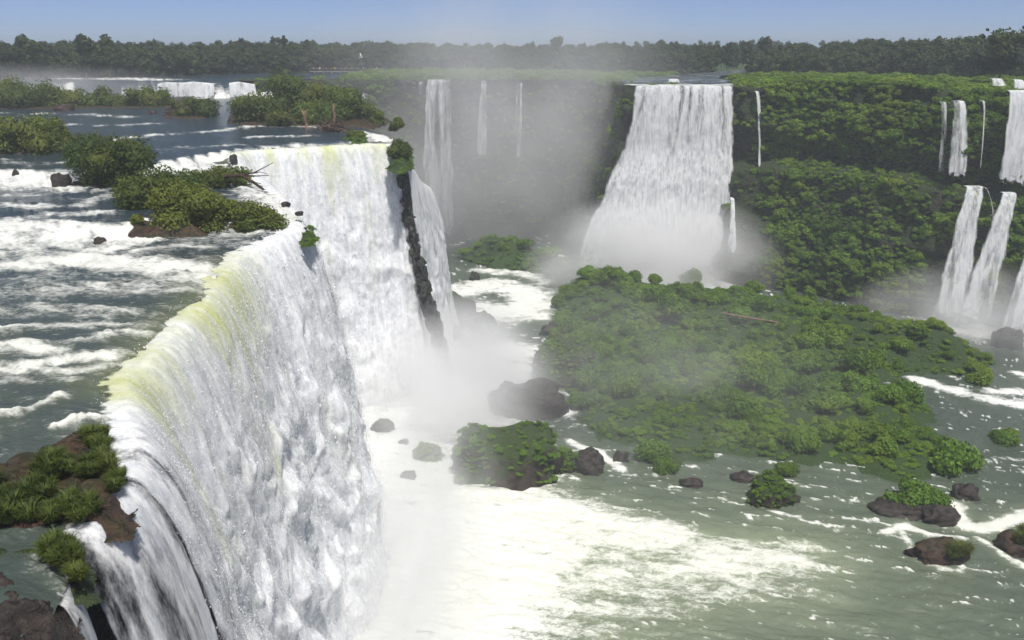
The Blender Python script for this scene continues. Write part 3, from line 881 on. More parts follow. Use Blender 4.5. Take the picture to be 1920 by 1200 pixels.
# jagged rock buttress that ends the near curtain
def buttress():
    pts = []
    for x_, y_, Yw in ((742, 292, 157.5), (752, 340, 157), (762, 400, 156.5), (775, 460, 156), (790, 520, 155.5), (806, 580, 155), (822, 640, 155), (836, 700, 155)):
        a = (x_ - 960) / FPX; d = (y_ - 600) / FPX
        r = np.array([a, math.cos(PITCH) - d * math.sin(PITCH), -math.sin(PITCH) - d * math.cos(PITCH)]); t = Yw / r[1]
        pts.append(r * t + np.array([0, 0, CAM_Z]))
    c = resample(np.array([(i, 0, *p) for i, p in enumerate(pts)]), 0.02)[:, 2:]
    n = len(c); k = 40
    ang = np.linspace(0, 2 * np.pi, k, endpoint=False)
    A, I = np.meshgrid(ang, np.arange(n), indexing='xy')
    rad = 0.85 + 1.1 * I / n + 0.7 * fbm(np.cos(A) * 1.2 + I / 28.0, np.sin(A) * 1.2 + I / 40.0, 4, 1500) + 0.5 * np.floor(2 * fbm(A * 1.0, I / 14.0, 2, 1510))
    rad = np.clip(rad, 0.35, 4)
    X = c[:, 0:1] + rad * np.cos(A) * 0.9; Y = c[:, 1:2] + rad * np.sin(A) * 1.3 + 0.1; Z = c[:, 2:3] + 0.5 * fbm(A * 2, I / 9.0, 3, 1520)
    V = np.stack([X, Y, Z], -1).reshape(-1, 3)
    i = np.arange(n * k).reshape(n, k); j = np.roll(i, -1, 1)
    F = np.stack([i[:-1], i[1:], j[1:], j[:-1]], -1).reshape(-1, 4)
    base = V.mean(0); base[2] = 0
    o = obj("rock_buttress", mesh_np("rock_buttress", V - base, F, True, [M['rock_wet']]), None, tuple(base))
    tag(o, "jagged dark wet rock rib where the near curtain ends", "rock")
buttress()

# far gorge wall and vegetated cliff
GW = [(-84, 292), (-76, 300), (-60, 304), (-25, 303), (10, 304), (24, 300), (31, 285), (33, 265), (34, 256), (48, 253.5), (62, 254), (66, 250), (72, 244), (84, 238), (96, 228), (106, 216), (113, 211), (126, 206), (150, 200), (200, 195)]
def gw_prof(V, S, b):
    x = b[None, :, 0]
    right = sstep(60, 70, x)
    led = 7.0 * sstep(0.34, 0.42, V) + 8.0 * sstep(0.42, 1.0, V)
    bulge = 2.5 * np.exp(-((V - 0.2) / 0.12) ** 2) - 1.2 * np.exp(-((V - 0.36) / 0.05) ** 2)
    return right * (led + bulge) + (1 - right) * (5.0 * V + 2.5 * sstep(.4, .5, V)) - 0.8
GX, GY, GZ, GNX, GNY, GS, GV = sheet_wall("gorge_cliff_wall", GW, lambda b, s: 52.9 + 2.2 * sstep(66, 80, b[:, 0]) * sstep(112, 100, b[:, 0]) - 1.0 * sstep(104, 112, b[:, 0]), -2.0, gw_prof, 0.8, 0.8, 2.0, M['cliff'], 621, 8.0, 14.0, "tall gorge cliff with falls and hanging vegetation")

def plateau():
    # ground of the forest plateau, one sheet to the horizon, with a notch for the gorge
    th = np.radians(np.linspace(-62, 62, 160)); r = np.concatenate([np.linspace(150, 420, 90), np.geomspace(430, 1230, 30)])
    R, T = np.meshgrid(r, th, indexing='ij')
    X = R * np.sin(T); Y = R * np.cos(T)
    gw = resample(np.array(GW, float), 3.0)
    keep = np.zeros(X.shape, bool)
    ylim = np.interp(X, gw[:, 0], gw[:, 1], left=430, right=195)
    keep = (Y > ylim + 6) & ((X > -60) | (Y > 400 + X * 0)) | (Y > 430)
    Z = 52.2 + 0.5 * fbm(X / 40, Y / 40, 3, 640) + 6.0 * sstep(500, 1200, R)
    v, f, _ = compact(np.stack([X, Y, Z], -1).reshape(-1, 3), grid_faces(len(r), len(th), keep)[:, ::-1], {})
    o = obj("plateau_ground", mesh_np("plateau_ground", v, f, True, [M['plateau']]))
    tag(o, "green forest floor of the plateau above the gorge", kind="structure")
plateau()

def far_water():
    xs = np.linspace(20, 190, 130); ys = np.linspace(256, 470, 110)
    Y, X = np.meshgrid(ys, xs, indexing='ij')
    rv = np.array([(49, 250), (50, 275), (62, 320), (95, 380), (150, 440), (200, 470)])
    w = np.interp(Y, [250, 262, 290, 330, 400, 470], [15, 17, 18, 10, 9, 14])
    d = polydist(X, Y, rv)
    keep = d < w + 2.5 * fbm(X / 12, Y / 12, 3, 660)
    foam = np.clip(0.25 + 0.7 * fbm(X / 9, Y / 2.5, 4, 661) + 0.7 * np.exp(-((Y - 258) / 5) ** 2), 0, 1)
    Z = 53.25 + 0.08 * fbm(X / 3, Y / 1.5, 3, 662)
    v, f, at = compact(np.stack([X, Y, Z], -1).reshape(-1, 3), grid_faces(len(ys), len(xs), keep)[:, ::-1] * 1, {"foam": foam, "milk": foam * 0})
    f = f[:, ::-1]
    o = obj("far_river", mesh_np("far_river", v, f, True, [M['upper']], at))
    tag(o, "pale blue river strip on the plateau feeding the broad fall", kind="structure")
far_water()

# ------------------------------------------------------------------ plants
_ico = {}
def ico(sub):
    if sub not in _ico:
        import bmesh
        bm = bmesh.new(); bmesh.ops.create_icosphere(bm, subdivisions=sub, radius=1.0)
        v = np.array([x.co[:] for x in bm.verts]); f = np.array([[y.index for y in x.verts] for x in bm.faces])
        bm.free(); _ico[sub] = (v, f)
    return _ico[sub]

def leaf_mesh(name, lobes, n, size, mats, rng, aspect=1.6, inner=0.35, core=0.72, up=0.25, stems=None, droop=0.0):
    """lobes: list of (centre, radii); leaves as bent rhombs over and inside the lobes"""
    lobes = [(np.array(c, float), np.array(r, float)) for c, r in lobes]
    area = np.array([(r[0] * r[1] + r[1] * r[2] + r[0] * r[2]) for c, r in lobes]); area /= area.sum()
    idx = rng.choice(len(lobes), n, p=area)
    C = np.array([lobes[i][0] for i in idx]); Rr = np.array([lobes[i][1] for i in idx])
    d = rng.normal(size=(n, 3)); d /= np.linalg.norm(d, axis=1)[:, None]
    rad = np.where(rng.random(n) < inner, rng.uniform(0.45, 0.9, n), rng.uniform(0.88, 1.10, n))
    wig = 1 + 0.16 * np.sin(d[:, 0] * 7 + idx) * np.cos(d[:, 1] * 6 + 2 * idx) + 0.10 * np.sin(d[:, 2] * 11 + idx)
    pos = C + d * Rr * (rad * wig)[:, None]
    ok = pos[:, 2] > -0.05
    for k, (c, r) in enumerate(lobes):   # thin out what is buried
        q = (((pos - c) / r) ** 2).sum(1)
        ok &= ~((q < 0.5) & (idx != k))
    pos = pos[ok]; d = d[ok]
    m = len(pos)
    nrm = d + rng.normal(size=(m, 3)) * 0.55; nrm[:, 2] += up
    nrm /= np.linalg.norm(nrm, axis=1)[:, None]
    t = np.cross(nrm, rng.normal(size=(m, 3))); t /= np.linalg.norm(t, axis=1)[:, None] + 1e-9
    if droop: 
        t[:, 2] -= droop; t /= np.linalg.norm(t, axis=1)[:, None]
    b = np.cross(nrm, t)
    sz = size * rng.uniform(0.6, 1.35, m)
    a = (t * (sz * aspect)[:, None]); bb = b * sz[:, None]
    bend = nrm * (sz * 0.25)[:, None]
    q = np.stack([pos - a, pos + bb - bend * 0.4, pos + a - bend, pos - bb - bend * 0.4], 1)
    V = [q.reshape(-1, 3)]; F = [np.arange(4 * m).reshape(-1, 4)]; tint = [np.repeat(rng.random(m), 4)]
    off = 4 * m
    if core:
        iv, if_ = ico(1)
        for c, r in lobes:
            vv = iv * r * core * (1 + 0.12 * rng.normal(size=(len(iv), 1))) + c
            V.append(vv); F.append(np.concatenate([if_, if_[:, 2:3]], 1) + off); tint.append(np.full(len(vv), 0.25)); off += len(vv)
    V = np.concatenate(V); F = np.concatenate(F)
    tris = F[:, 2] == F[:, 3]
    return V, F, np.concatenate(tint), tris

def finish_leaf(name, V, F, tint, tris, mats, woods=None):
    # woods: list of (V, F) quads with second material
    nv = len(V); Fq = F[~tris]; Ft = F[tris][:, :3]
    allV = [V]; quads = [Fq]; off = nv
    wq = []
    for wv, wf in (woods or []):
        allV.append(wv); wq.append(wf + off); off += len(wv)
    me = bpy.data.meshes.new(name)
    VV = np.concatenate(allV).astype(np.float32)
    Q = np.concatenate([Fq] + wq) if wq else Fq
    me.vertices.add(len(VV)); me.vertices.foreach_set("co", VV.ravel())
    nl = Q.size + Ft.size
    me.loops.add(nl); me.loops.foreach_set("vertex_index", np.concatenate([Q.ravel(), Ft.ravel()]).astype(np.int32))
    me.polygons.add(len(Q) + len(Ft))
    ls = np.concatenate([np.arange(len(Q)) * 4, Q.size + np.arange(len(Ft)) * 3]).astype(np.int32)
    lt = np.concatenate([np.full(len(Q), 4), np.full(len(Ft), 3)]).astype(np.int32)
    me.polygons.foreach_set("loop_start", ls); me.polygons.foreach_set("loop_total", lt)
    mi = np.zeros(len(Q) + len(Ft), np.int32); mi[len(Fq):len(Q)] = 1
    me.polygons.foreach_set("material_index", mi)
    for m in mats: me.materials.append(m)
    me.update(calc_edges=True)
    a = me.attributes.new("tint", 'FLOAT', 'POINT')
    tt = np.concatenate([tint, np.full(len(VV) - nv, 0.5)]).astype(np.float32)
    a.data.foreach_set("value", tt)
    return me

def tube(pts, radii, k=6):
    """tapered tube along points -> (V, F quads)"""
    pts = np.array(pts, float); n = len(pts)
    t = np.gradient(pts, axis=0); t /= np.linalg.norm(t, axis=1)[:, None] + 1e-9
    ref = np.array([0.3, 0.9, 0.2])
    a = np.cross(t, ref); a /= np.linalg.norm(a, axis=1)[:, None] + 1e-9
    b = np.cross(t, a)
    ang = np.linspace(0, 2 * np.pi, k, endpoint=False)
    V = pts[:, None, :] + np.array(radii)[:, None, None] * (np.cos(ang)[None, :, None] * a[:, None, :] + np.sin(ang)[None, :, None] * b[:, None, :])
    V = V.reshape(-1, 3)
    F = []
    for i in range(n - 1):
        for j in range(k):
            F.append((i * k + j, i * k + (j + 1) % k, (i + 1) * k + (j + 1) % k, (i + 1) * k + j))
    if k == 6:
        for base in (0, (n - 1) * k):
            F.append((base, base + 1, base + 2, base + 3)); F.append((base, base + 3, base + 4, base + 5))
    return V, np.array(F)

def blob_lobes(rng, k, rx, rz, spread=0.6, flat=0.75):
    L = []
    for i in range(k):
        a = rng.uniform(0, 2 * np.pi); q = math.sqrt(rng.random()) * spread
        c = (rx * q * math.cos(a), rx * q * math.sin(a), rz * rng.uniform(0.25, 0.75) * (1.1 - 0.5 * q))
        r = rx * rng.uniform(0.32, 0.55)
        L.append((c, (r, r * rng.uniform(.85, 1.15), r * flat * rng.uniform(.8, 1.1))))
    return L

PR = np.random.default_rng(21)
def shrub_proto(name, mat, rx=1.0, rz=1.0, lobes=7, n=900, size=0.085, stems=5, core=0.7, **kw):
    lb = blob_lobes(PR, lobes, rx, rz)
    V, F, tn, tr = leaf_mesh(name, lb, n, size, None, PR, core=core, **kw)
    woods = []
    for i in range(stems):
        c = np.array(lb[i % len(lb)][0])
        st = np.array([c[0] * 0.25, c[1] * 0.25, -0.15])
        mid = (st + c) / 2 + PR.normal(size=3) * 0.06
        woods.append(tube([st, mid, c], [0.035 * rx, 0.026 * rx, 0.012 * rx], 5))
    return finish_leaf(name, V, F, tn, tr, [mat, M['bark']], woods)

def tree_proto(name, mat, h=14.0, cw=5.0, n=700, size=0.42, lobes=9, crown_from=0.35, rng=PR):
    lb = []
    for i in range(lobes):
        a = rng.uniform(0, 2 * np.pi); q = math.sqrt(rng.random()) * 0.62
        zz = h * rng.uniform(crown_from + .1, 0.86)
        r = cw * rng.uniform(0.32, 0.52)
        lb.append(((cw * q * math.cos(a), cw * q * math.sin(a), zz), (r, r, r * rng.uniform(.6, .85))))
    lb.append(((0, 0, h * 0.86), (cw * .42, cw * .42, h * .13)))
    V, F, tn, tr = leaf_mesh(name, lb, n, size, None, rng, core=0.68)
    woods = [tube([(0, 0, -0.5), (0.1, 0.05, h * .4), (0, 0, h * .8)], [0.28, 0.22, 0.08], 6)]
    for c, r in lb[:5]:
        c = np.array(c)
        woods.append(tube([(0, 0, c[2] * .6), (c * np.array([.5, .5, .82])), c], [0.13, 0.09, 0.04], 5))
    return V, F, tn, tr, woods

PROTO = bpy.data.collections.new("prototypes")       # not linked to the scene
def proto_coll(name, meshes):
    c = bpy.data.collections.new(name)
    for me in meshes:
        o = bpy.data.objects.new(me.name, me); c.objects.link(o)
    return c

def scatter(name, pts, scl, rot, coll, label):
    """one mass of plants: geometry-node instances of the prototypes on points"""
    pts = np.asarray(pts, np.float32)
    me = bpy.data.meshes.new(name)
    me.vertices.add(len(pts)); me.vertices.foreach_set("co", pts.ravel())
    a = me.attributes.new("scl", 'FLOAT_VECTOR', 'POINT'); a.data.foreach_set("vector", np.asarray(scl, np.float32).ravel())
    a = me.attributes.new("rot", 'FLOAT_VECTOR', 'POINT'); a.data.foreach_set("vector", np.asarray(rot, np.float32).ravel())
    a = me.attributes.new("pick", 'INT', 'POINT'); a.data.foreach_set("value", RNG.integers(0, len(coll.objects), len(pts)).astype(np.int32))
    me.update()
    o = obj(name, me)
    ng = bpy.data.node_groups.new(name, 'GeometryNodeTree')
    ng.interface.new_socket("Geometry", in_out='INPUT', socket_type='NodeSocketGeometry')
    ng.interface.new_socket("Geometry", in_out='OUTPUT', socket_type='NodeSocketGeometry')
    N = ng.nodes
    gi = N.new("NodeGroupInput"); go = N.new("NodeGroupOutput")
    m2p = N.new("GeometryNodeMeshToPoints")
    inst = N.new("GeometryNodeInstanceOnPoints")
    ci = N.new("GeometryNodeCollectionInfo")
    ci.inputs["Collection"].default_value = coll
    ci.inputs["Separate Children"].default_value = True
    ci.inputs["Reset Children"].default_value = True
    inst.inputs["Pick Instance"].default_value = True
    def at(nm, dt):
        x = N.new("GeometryNodeInputNamedAttribute"); x.data_type = dt; x.inputs[0].default_value = nm
        return x.outputs[0]
    lk = ng.links.new
    lk(gi.outputs[0], m2p.inputs[0]); lk(m2p.outputs[0], inst.inputs["Points"])
    lk(ci.outputs[0], inst.inputs["Instance"])
    lk(at("pick", 'INT'), inst.inputs["Instance Index"])
    e2r = N.new("FunctionNodeEulerToRotation"); lk(at("rot", 'FLOAT_VECTOR'), e2r.inputs[0]); lk(e2r.outputs[0], inst.inputs["Rotation"])
    lk(at("scl", 'FLOAT_VECTOR'), inst.inputs["Scale"])
    lk(inst.outputs[0], go.inputs[0])
    md = o.modifiers.new("scatter", 'NODES'); md.node_group = ng
    tag(o, label, kind="stuff")
    return o

def rz(n, tilt=0.12):
    return np.stack([RNG.normal(0, tilt, n), RNG.normal(0, tilt, n), RNG.uniform(0, 6.28, n)], 1)

# ---- far forest
forest_meshes = []
for i in range(7):
    h = [13, 14.5, 12.5, 15, 14, 12, 15.5][i]
    V, F, tn, tr, w = tree_proto("forest_tree", M['leaf_forest'], h, [5, 4.4, 5.5, 4.2, 6, 5, 4.6][i], 760, 0.40, crown_from=0.0 if i < 5 else .2)
    forest_meshes.append(finish_leaf("forest_tree", V, F, tn, tr, [M['leaf_forest'], M['bark']], w))
FC = proto_coll("forest_prototypes", forest_meshes)
def shore(x):
    return np.interp(x, [-500, -300, -190, -150, -105, -75, -50, -20, 20, 45, 70, 95, 120, 150, 190, 260, 400], [285, 290, 296, 315, 366, 385, 390, 392, 372, 360, 350, 352, 345, 320, 280, 262, 255])
fp = []
rv_far = np.array([(49, 250), (50, 275), (62, 320), (95, 380), (150, 440), (200, 470)])
for k in range(12):
    xs = np.arange(-420, 420, 3.4) + RNG.normal(0, 1.4, len(np.arange(-420, 420, 3.4)))
    xs = xs * (1 + k * 0.02)
    ys = shore(xs) + k * 5.5 + RNG.normal(0, 2.0, len(xs)) + 4
    fp.append(np.stack([xs, ys, np.full(len(xs), 50.5 + 0.42 * k)], 1))
# loose second belt farther back
xs = RNG.uniform(-900, 900, 900); ys = RNG.uniform(460, 760, 900)
fp.append(np.stack([xs, ys, np.full(900, 52.0) + 3 * sstep(450, 750, ys)], 1))
fp = np.concatenate(fp)
ang = np.abs(np.degrees(np.arctan2(fp[:, 0], fp[:, 1])))
fp = fp[ang < 37]
dd = polydist(fp[:, 0], fp[:, 1], rv_far)
fp = fp[(dd > 11) | (fp[:, 1] > 470)]
hs = 0.70 + 0.12 * fbm(fp[:, 0] / 40, fp[:, 1] / 40, 3, 700) + RNG.normal(0, 0.035, len(fp)) + 0.18 * sstep(110, 190, fp[:, 0]) * sstep(420, 250, fp[:, 1])
hs = hs * np.interp(fp[:, 0], [-300, -180, -110, -60, 0, 80, 160, 260], [1.02, 1.02, 1.04, 0.98, 0.92, 0.96, 1.12, 1.2])
scatter("forest", fp, np.stack([hs * 1.05, hs * 1.05, hs], 1), rz(len(fp), .04), FC, "dense dark forest along the skyline")

# low scrub on the plateau between cliff edge and forest
clump_meshes = [shrub_proto("scrub_clump", M['leaf_cliff'], 1.0, 0.95, 6, 1100, 0.075, 3, 0.74) for i in range(6)]
CC = proto_coll("clump_prototypes", clump_meshes)
sp = []
n = 2600
xs = RNG.uniform(-60, 260, n); gw = resample(np.array(GW, float), 3.0)
yl = np.interp(xs, gw[:, 0], gw[:, 1])
ys = yl + 5 + (np.maximum(shore(xs) - yl, 10)) * RNG.random(n) ** 1.3
dd = polydist(xs, ys, rv_far)
ok = (dd > np.interp(ys, [250, 262, 290, 330, 400, 470], [17, 18, 19, 11, 10, 14]) + 1.5) & (np.abs(np.arctan2(xs, ys)) < 0.62)
sp = np.stack([xs, ys, np.full(n, 52.0)], 1)[ok]
sp[:, 2] += 2.0 * sstep(66, 80, sp[:, 0]) * sstep(112, 100, sp[:, 0]) * sstep(30, 5, sp[:, 1] - np.interp(sp[:, 0], gw[:, 0], gw[:, 1]))
s_ = RNG.uniform(1.6, 3.4, len(sp))
scatter("plateau_shrubbery", sp, np.stack([s_ * 1.2, s_ * 1.2, s_ * .8], 1), rz(len(sp)), CC, "low green scrub covering the plateau edge")

# hanging vegetation on the cliff
gv = np.stack([GX, GY, GZ], -1)
rows, cols = GX.shape
cand = RNG.integers(0, rows * cols, 42000)
ri, ci_ = cand // cols, cand % cols
pp = gv[ri, ci_]
vv = GV[ri, ci_]
x = pp[:, 0]
veg = 0.85 + 1.25 * fbm(x / 9 + 3, pp[:, 2] / 7, 4, 720)
veg *= sstep(66, 74, x) * 1.0 + 0.10
dark = np.exp(-((vv - 0.375) / 0.035) ** 2) * (x > 78) * (x < 110)
veg -= dark * 0.35
veg -= 0.65 * sstep(0.86, 0.97, vv)
veg -= 0.5 * np.exp(-(((x - 88) / 7) ** 2 + ((vv - 0.47) / 0.05) ** 2))
veg -= 0.6 * (np.exp(-((x - 110) / 5) ** 2))*sstep(0.0,0.1,vv)*0.6
ok = (RNG.random(len(pp)) < veg * 0.6) & (pp[:, 2] > 1) & (np.abs(np.arctan2(pp[:, 0], pp[:, 1])) < 0.62)
pp = pp[ok]; vv = vv[ok]
s_ = RNG.uniform(0.5, 1.25, len(pp)) * (1.0 + 1.0 * (RNG.random(len(pp)) < .12))
pz = pp.copy(); pz[:, 2] -= s_ * 0.45
scatter("cliff_foliage", pz, np.stack([s_ * 1.1, s_ * 1.1, s_ * 0.95], 1), rz(len(pz), .25), CC, "dark green shrubs hanging over the gorge cliff")

# ------------------------------------------------------------------ lower island
ISL = PL([(1012, 640), (1030, 590), (1045, 560)], 0).tolist() + [[14, 232], [26, 232], [40, 222], [58, 214], [72, 205], [84, 196], [96, 186], [104, 172]] + \
      PL([(1890, 735), (1800, 715), (1722, 708), (1700, 735), (1770, 775), (1835, 850), (1840, 905), (1770, 918), (1680, 930), (1600, 902), (1480, 880), (1390, 872), (1300, 878), (1240, 900), (1185, 898), (1120, 845), (1070, 800), (1050, 745), (1015, 705)], 0).tolist()
ISL2 = np.array([(-16, 262), (-8, 250), (2, 246), (12, 240), (17, 233), (24, 226), (34, 224), (33, 236), (22, 247), (10, 258), (-2, 268), (-14, 274)])   # farther spur
def sdist(X, Y, poly):
    pl = np.array(list(map(tuple, poly)) + [tuple(poly[0])])
    d = polydist(X, Y, pl)
    return np.where(inside(X, Y, [tuple(p) for p in poly]), d, -d)
RIDGE = np.array([(8, 226), (22, 218), (40, 208), (58, 200), (76, 190), (94, 176)])
def island_h(X, Y):
    d = sdist(X, Y, ISL) + 3.0 * fbm(X / 9, Y / 9, 3, 741)
    h = 2.2 * sstep(-1.5, 8, d) + 5.0 * np.exp(-(polydist(X, Y, RIDGE) / 17) ** 2) * sstep(0, 12, d) + 2.0 * fbm(X / 13, Y / 13, 4, 742) * sstep(0, 6, d)
    d2 = sdist(X, Y, ISL2) + 2.0 * fbm(X / 7, Y / 7, 3, 743)
    h2 = 9.0 * sstep(-1.5, 9, d2) * np.interp(X, [-20, 0, 14, 26], [1.1, .9, .6, .35])
    return np.maximum(h, h2) - 0.8
xs = np.linspace(-24, 116, 230); ys = np.linspace(98, 284, 260)
YY, XX = np.meshgrid(ys, xs, indexing='ij')
IH = island_h(XX, YY)
keep = IH > -0.75
v, f, _ = compact(np.stack([XX, YY, IH], -1).reshape(-1, 3), grid_faces(len(ys), len(xs), keep), {})
tag(obj("island_terrain", mesh_np("island_terrain", v, f, True, [M['soil']])), "low mossy island ground in the gorge river", kind="structure")

# ground cover on the island
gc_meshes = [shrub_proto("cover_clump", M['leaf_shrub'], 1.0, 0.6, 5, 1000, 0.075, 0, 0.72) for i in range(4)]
GC = proto_coll("cover_prototypes", gc_meshes)
n = 17000
xs = RNG.uniform(-20, 112, n); ys = RNG.uniform(105, 280, n)
h = island_h(xs, ys)
ok = (h > 0.35) & (RNG.random(n) < 0.62 + 1.3 * fbm(xs / 8, ys / 8, 3, 760))
pts = np.stack([xs, ys, h - 0.1], 1)[ok]
s_ = RNG.uniform(0.45, 1.05, len(pts))
scatter("island_undergrowth", pts, np.stack([s_ * 1.2, s_ * 1.2, s_ * .8], 1), rz(len(pts), .2), GC, "bright green low growth covering the gorge island")

# individual shrubs of the island
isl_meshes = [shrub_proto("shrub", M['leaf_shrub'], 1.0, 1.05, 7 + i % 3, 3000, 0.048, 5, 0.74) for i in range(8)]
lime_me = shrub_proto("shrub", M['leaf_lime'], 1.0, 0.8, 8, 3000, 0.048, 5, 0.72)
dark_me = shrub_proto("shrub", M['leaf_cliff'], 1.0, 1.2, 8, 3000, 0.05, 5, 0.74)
G_ISL = "green shrubs covering the gorge island"
def put(me, loc, s, label, group=None, name="shrub", cat="shrub", sz=1.0):
    o = obj(name, me, None, loc)
    o.scale = (s, s, s * sz); o.rotation_euler = (0, 0, random.uniform(0, 6.28))
    return tag(o, label, cat, group)
def ground_at(x, y):
    return float(island_h(np.array([x]), np.array([y]))[0])
def on_island(px_, py_):
    z = 2.0
    for _ in range(12):
        q = P(px_, py_, z); z = 0.6 * z + 0.4 * max(ground_at(q[0], q[1]), 0)
    return q[0], q[1], z
ANCH = [(1298, 548, "the tall round-topped shrub"), (1140, 535, "the crest shrub by the pool"), (1255, 605, "the shadowy shrub"), (1600, 600, "the duller yellow-green shrub"),
        (1710, 618, "the brightest lime shrub"), (1515, 665, "the dark brownish shrub"), (1410, 612, "the fallen log"), (1795, 880, "the big pale water's-end shrub"), (1840, 720, "the tip by the white rapid"),
        (1225, 860, "the domed shrub by the chute"), (1065, 700, "the steep mossy mound"), (1600, 860, "the dark channel shore"), (1400, 800, "the misty hollow"), (1690, 730, "the brown bank by the rapid"), (1400, 880, "the mossy rock islet")]
ANCH = [(on_island(a, b)[0], on_island(a, b)[1], t) for a, b, t in ANCH]
def shrub_label(x_, y_, s, spur):
    size = ["tiny", "small", "mid-sized", "large", "very large"][int(np.searchsorted([1.45, 1.9, 2.4, 3.0], s))]
    if spur:
        return "%s green shrub %s the misty far spur behind the pool" % (size, "low on" if x_ > 8 else "high on")
    a = min(ANCH, key=lambda q: (q[0] - x_) ** 2 + (q[1] - y_) ** 2)
    dx, dy = x_ - a[0], y_ - a[1]
    where = ("uphill behind" if dy > 0 else "before") if abs(dy) > abs(dx) else ("on the falls side of" if dx > 0 else "on the curtain side of")
    return "%s green shrub %s %s" % (size, where, a[2])
placed = []
tries = 0
while len(placed) < 285 and tries < 9000:
    tries += 1
    x_ = random.uniform(-16, 106); y_ = random.uniform(110, 276)
    hz = ground_at(x_, y_)
    if hz < 0.6: continue
    s = random.choice((1.3, 1.7, 2.2, 2.8, 3.4)) * random.uniform(.85, 1.15)
    if any((x_ - a) ** 2 + (y_ - b) ** 2 < (0.52 * (s + c)) ** 2 for a, b, c in placed): continue
    placed.append((x_, y_, s))
    far_spur = y_ > 236
    put(random.choice(isl_meshes), (x_, y_, hz - 0.2), s, shrub_label(x_, y_, s, far_spur),
        "green shrubs on the far spur" if far_spur else G_ISL, sz=random.uniform(.65, 1.45))
for (px_, py_, s, me, lab, sz) in [
        (1298, 548, 3.4, dark_me, "tall round-topped dark shrub standing proud of the island crest", 1.5),
        (1140, 535, 3.6, dark_me, "broad dark shrub on the island crest beside the pool", 1.1),
        (1255, 600, 4.4, dark_me, "large shadowy shrub below the round-topped one on the island", 1.1),
        (1600, 600, 3.6, lime_me, "yellow-green flowering shrub on the island crest, the duller of two", 1.0),
        (1710, 618, 3.6, lime_me, "brightest lime-green shrub on the island crest before the slanting falls", .7),
        (1515, 665, 3.4, dark_me, "dark brownish shrub in the middle of the island", 1.1),
        (1410, 560, 3.2, dark_me, "dark bushy shrub along the island crest behind the log", 1.2),
        (1795, 880, 4.6, isl_meshes[0], "big pale rounded shrub at the water's end of the island", 1.1),
        (1840, 720, 3.0, isl_meshes[1], "round shrub on the tip beside the white rapid", .9),
        (1690, 940, 3.9, isl_meshes[3], "large bright bush on the rock in midstream", 1.0),
        (1748, 950, 2.6, isl_meshes[4], "smaller bright bush beside the large one on the midstream rock", .95),
        (1475, 888, 2.0, isl_meshes[2], "round shrub on the small mossy rock islet", 1.0),
        (1225, 860, 3.3, isl_meshes[5], "domed shrub at the near edge of the island by the white chute", 1.0),
        (1245, 885, 2.4, isl_meshes[6], "small bright shrub hugging the water below the domed one", .9),
        (1890, 825, 3.0, isl_meshes[7], "low wide shrub islet in the dark channel", .7),
        (1130, 590, 3.0, isl_meshes[2], "green shrub at the pool's edge on the island", 1.0)]:
    q = on_island(px_, py_)
    put(me, (q[0], q[1], max(q[2], 0.1) - 0.15), s, lab, None, sz=sz)

# ------------------------------------------------------------------ rocks
RR = np.random.default_rng(5)
MOSS = []
def add_moss(pts, nz, s0, s1, share):
    k = (nz + RR.normal(0, .25, len(nz)) > -0.2) & (RR.random(len(nz)) < share)
    for p in pts[k]:
        MOSS.append((p[0], p[1], p[2] - 0.05, RR.uniform(s0, s1)))
def boulder(label, loc, size, mat, rot=0.0, seed=0, sub=4, name="boulder", cat="boulder", group=None, blocky=0.0):
    v, f = ico(sub)
    v = v.copy()
    if blocky:
        v = np.sign(v) * np.abs(v) ** (1 - 0.45 * blocky)
    n1 = fbm(v[:, 0] * 1.3 + seed, v[:, 1] * 1.3 + v[:, 2] * 1.1 + seed * 2.7, 4, 800 + seed % 7)
    n2 = fbm(v[:, 2] * 1.5 + seed, v[:, 0] * 1.2 - v[:, 1] * 1.3 + seed, 3, 810 + seed % 5)
    n3 = billow(v[:, 0] * 3.1 + v[:, 2] * 1.7 + seed, v[:, 1] * 3.3 - v[:, 2] * 2.1, 3, 820)
    v = v * (1 + 0.30 * n1 + 0.20 * n2 - 0.10 * n3)[:, None]
    v = v * np.array(size)
    me = mesh_np(name, v, f, True, [mat])
    o = obj(name, me, None, loc); o.rotation_euler = (0, 0, rot)
    if mat is M['rock_moss']:
        nn = np.zeros(len(v) * 3); me.vertices.foreach_get('normal', nn); nn = nn.reshape(-1, 3)
        add_moss(v + np.array(loc), nn[:, 2], 0.16 + 0.02 * size[0], 0.3 + 0.06 * size[0], 0.55)
    return tag(o, label, cat, group)

def px_boulder(label, px_, py_, wpx, hpx, mat, depth=0.8, z=0.0, seed=0, blocky=0.3, rot=0.0, sub=4):
    """boulder whose foot stands at photo pixel (px_, py_) on level z"""
    q = P(px_, py_, z)
    dist = math.sqrt(q[0] ** 2 + q[1] ** 2 + (CAM_Z - z) ** 2)
    wm = wpx * dist / FPX / 2 * 0.94; hm = hpx * dist / FPX / 1.15
    y = q[1] + wm * depth * 0.7
    return boulder(label, (q[0], y, z + hm * 0.12), (wm, wm * depth, hm * 0.9), mat, rot, seed, sub, blocky=blocky)

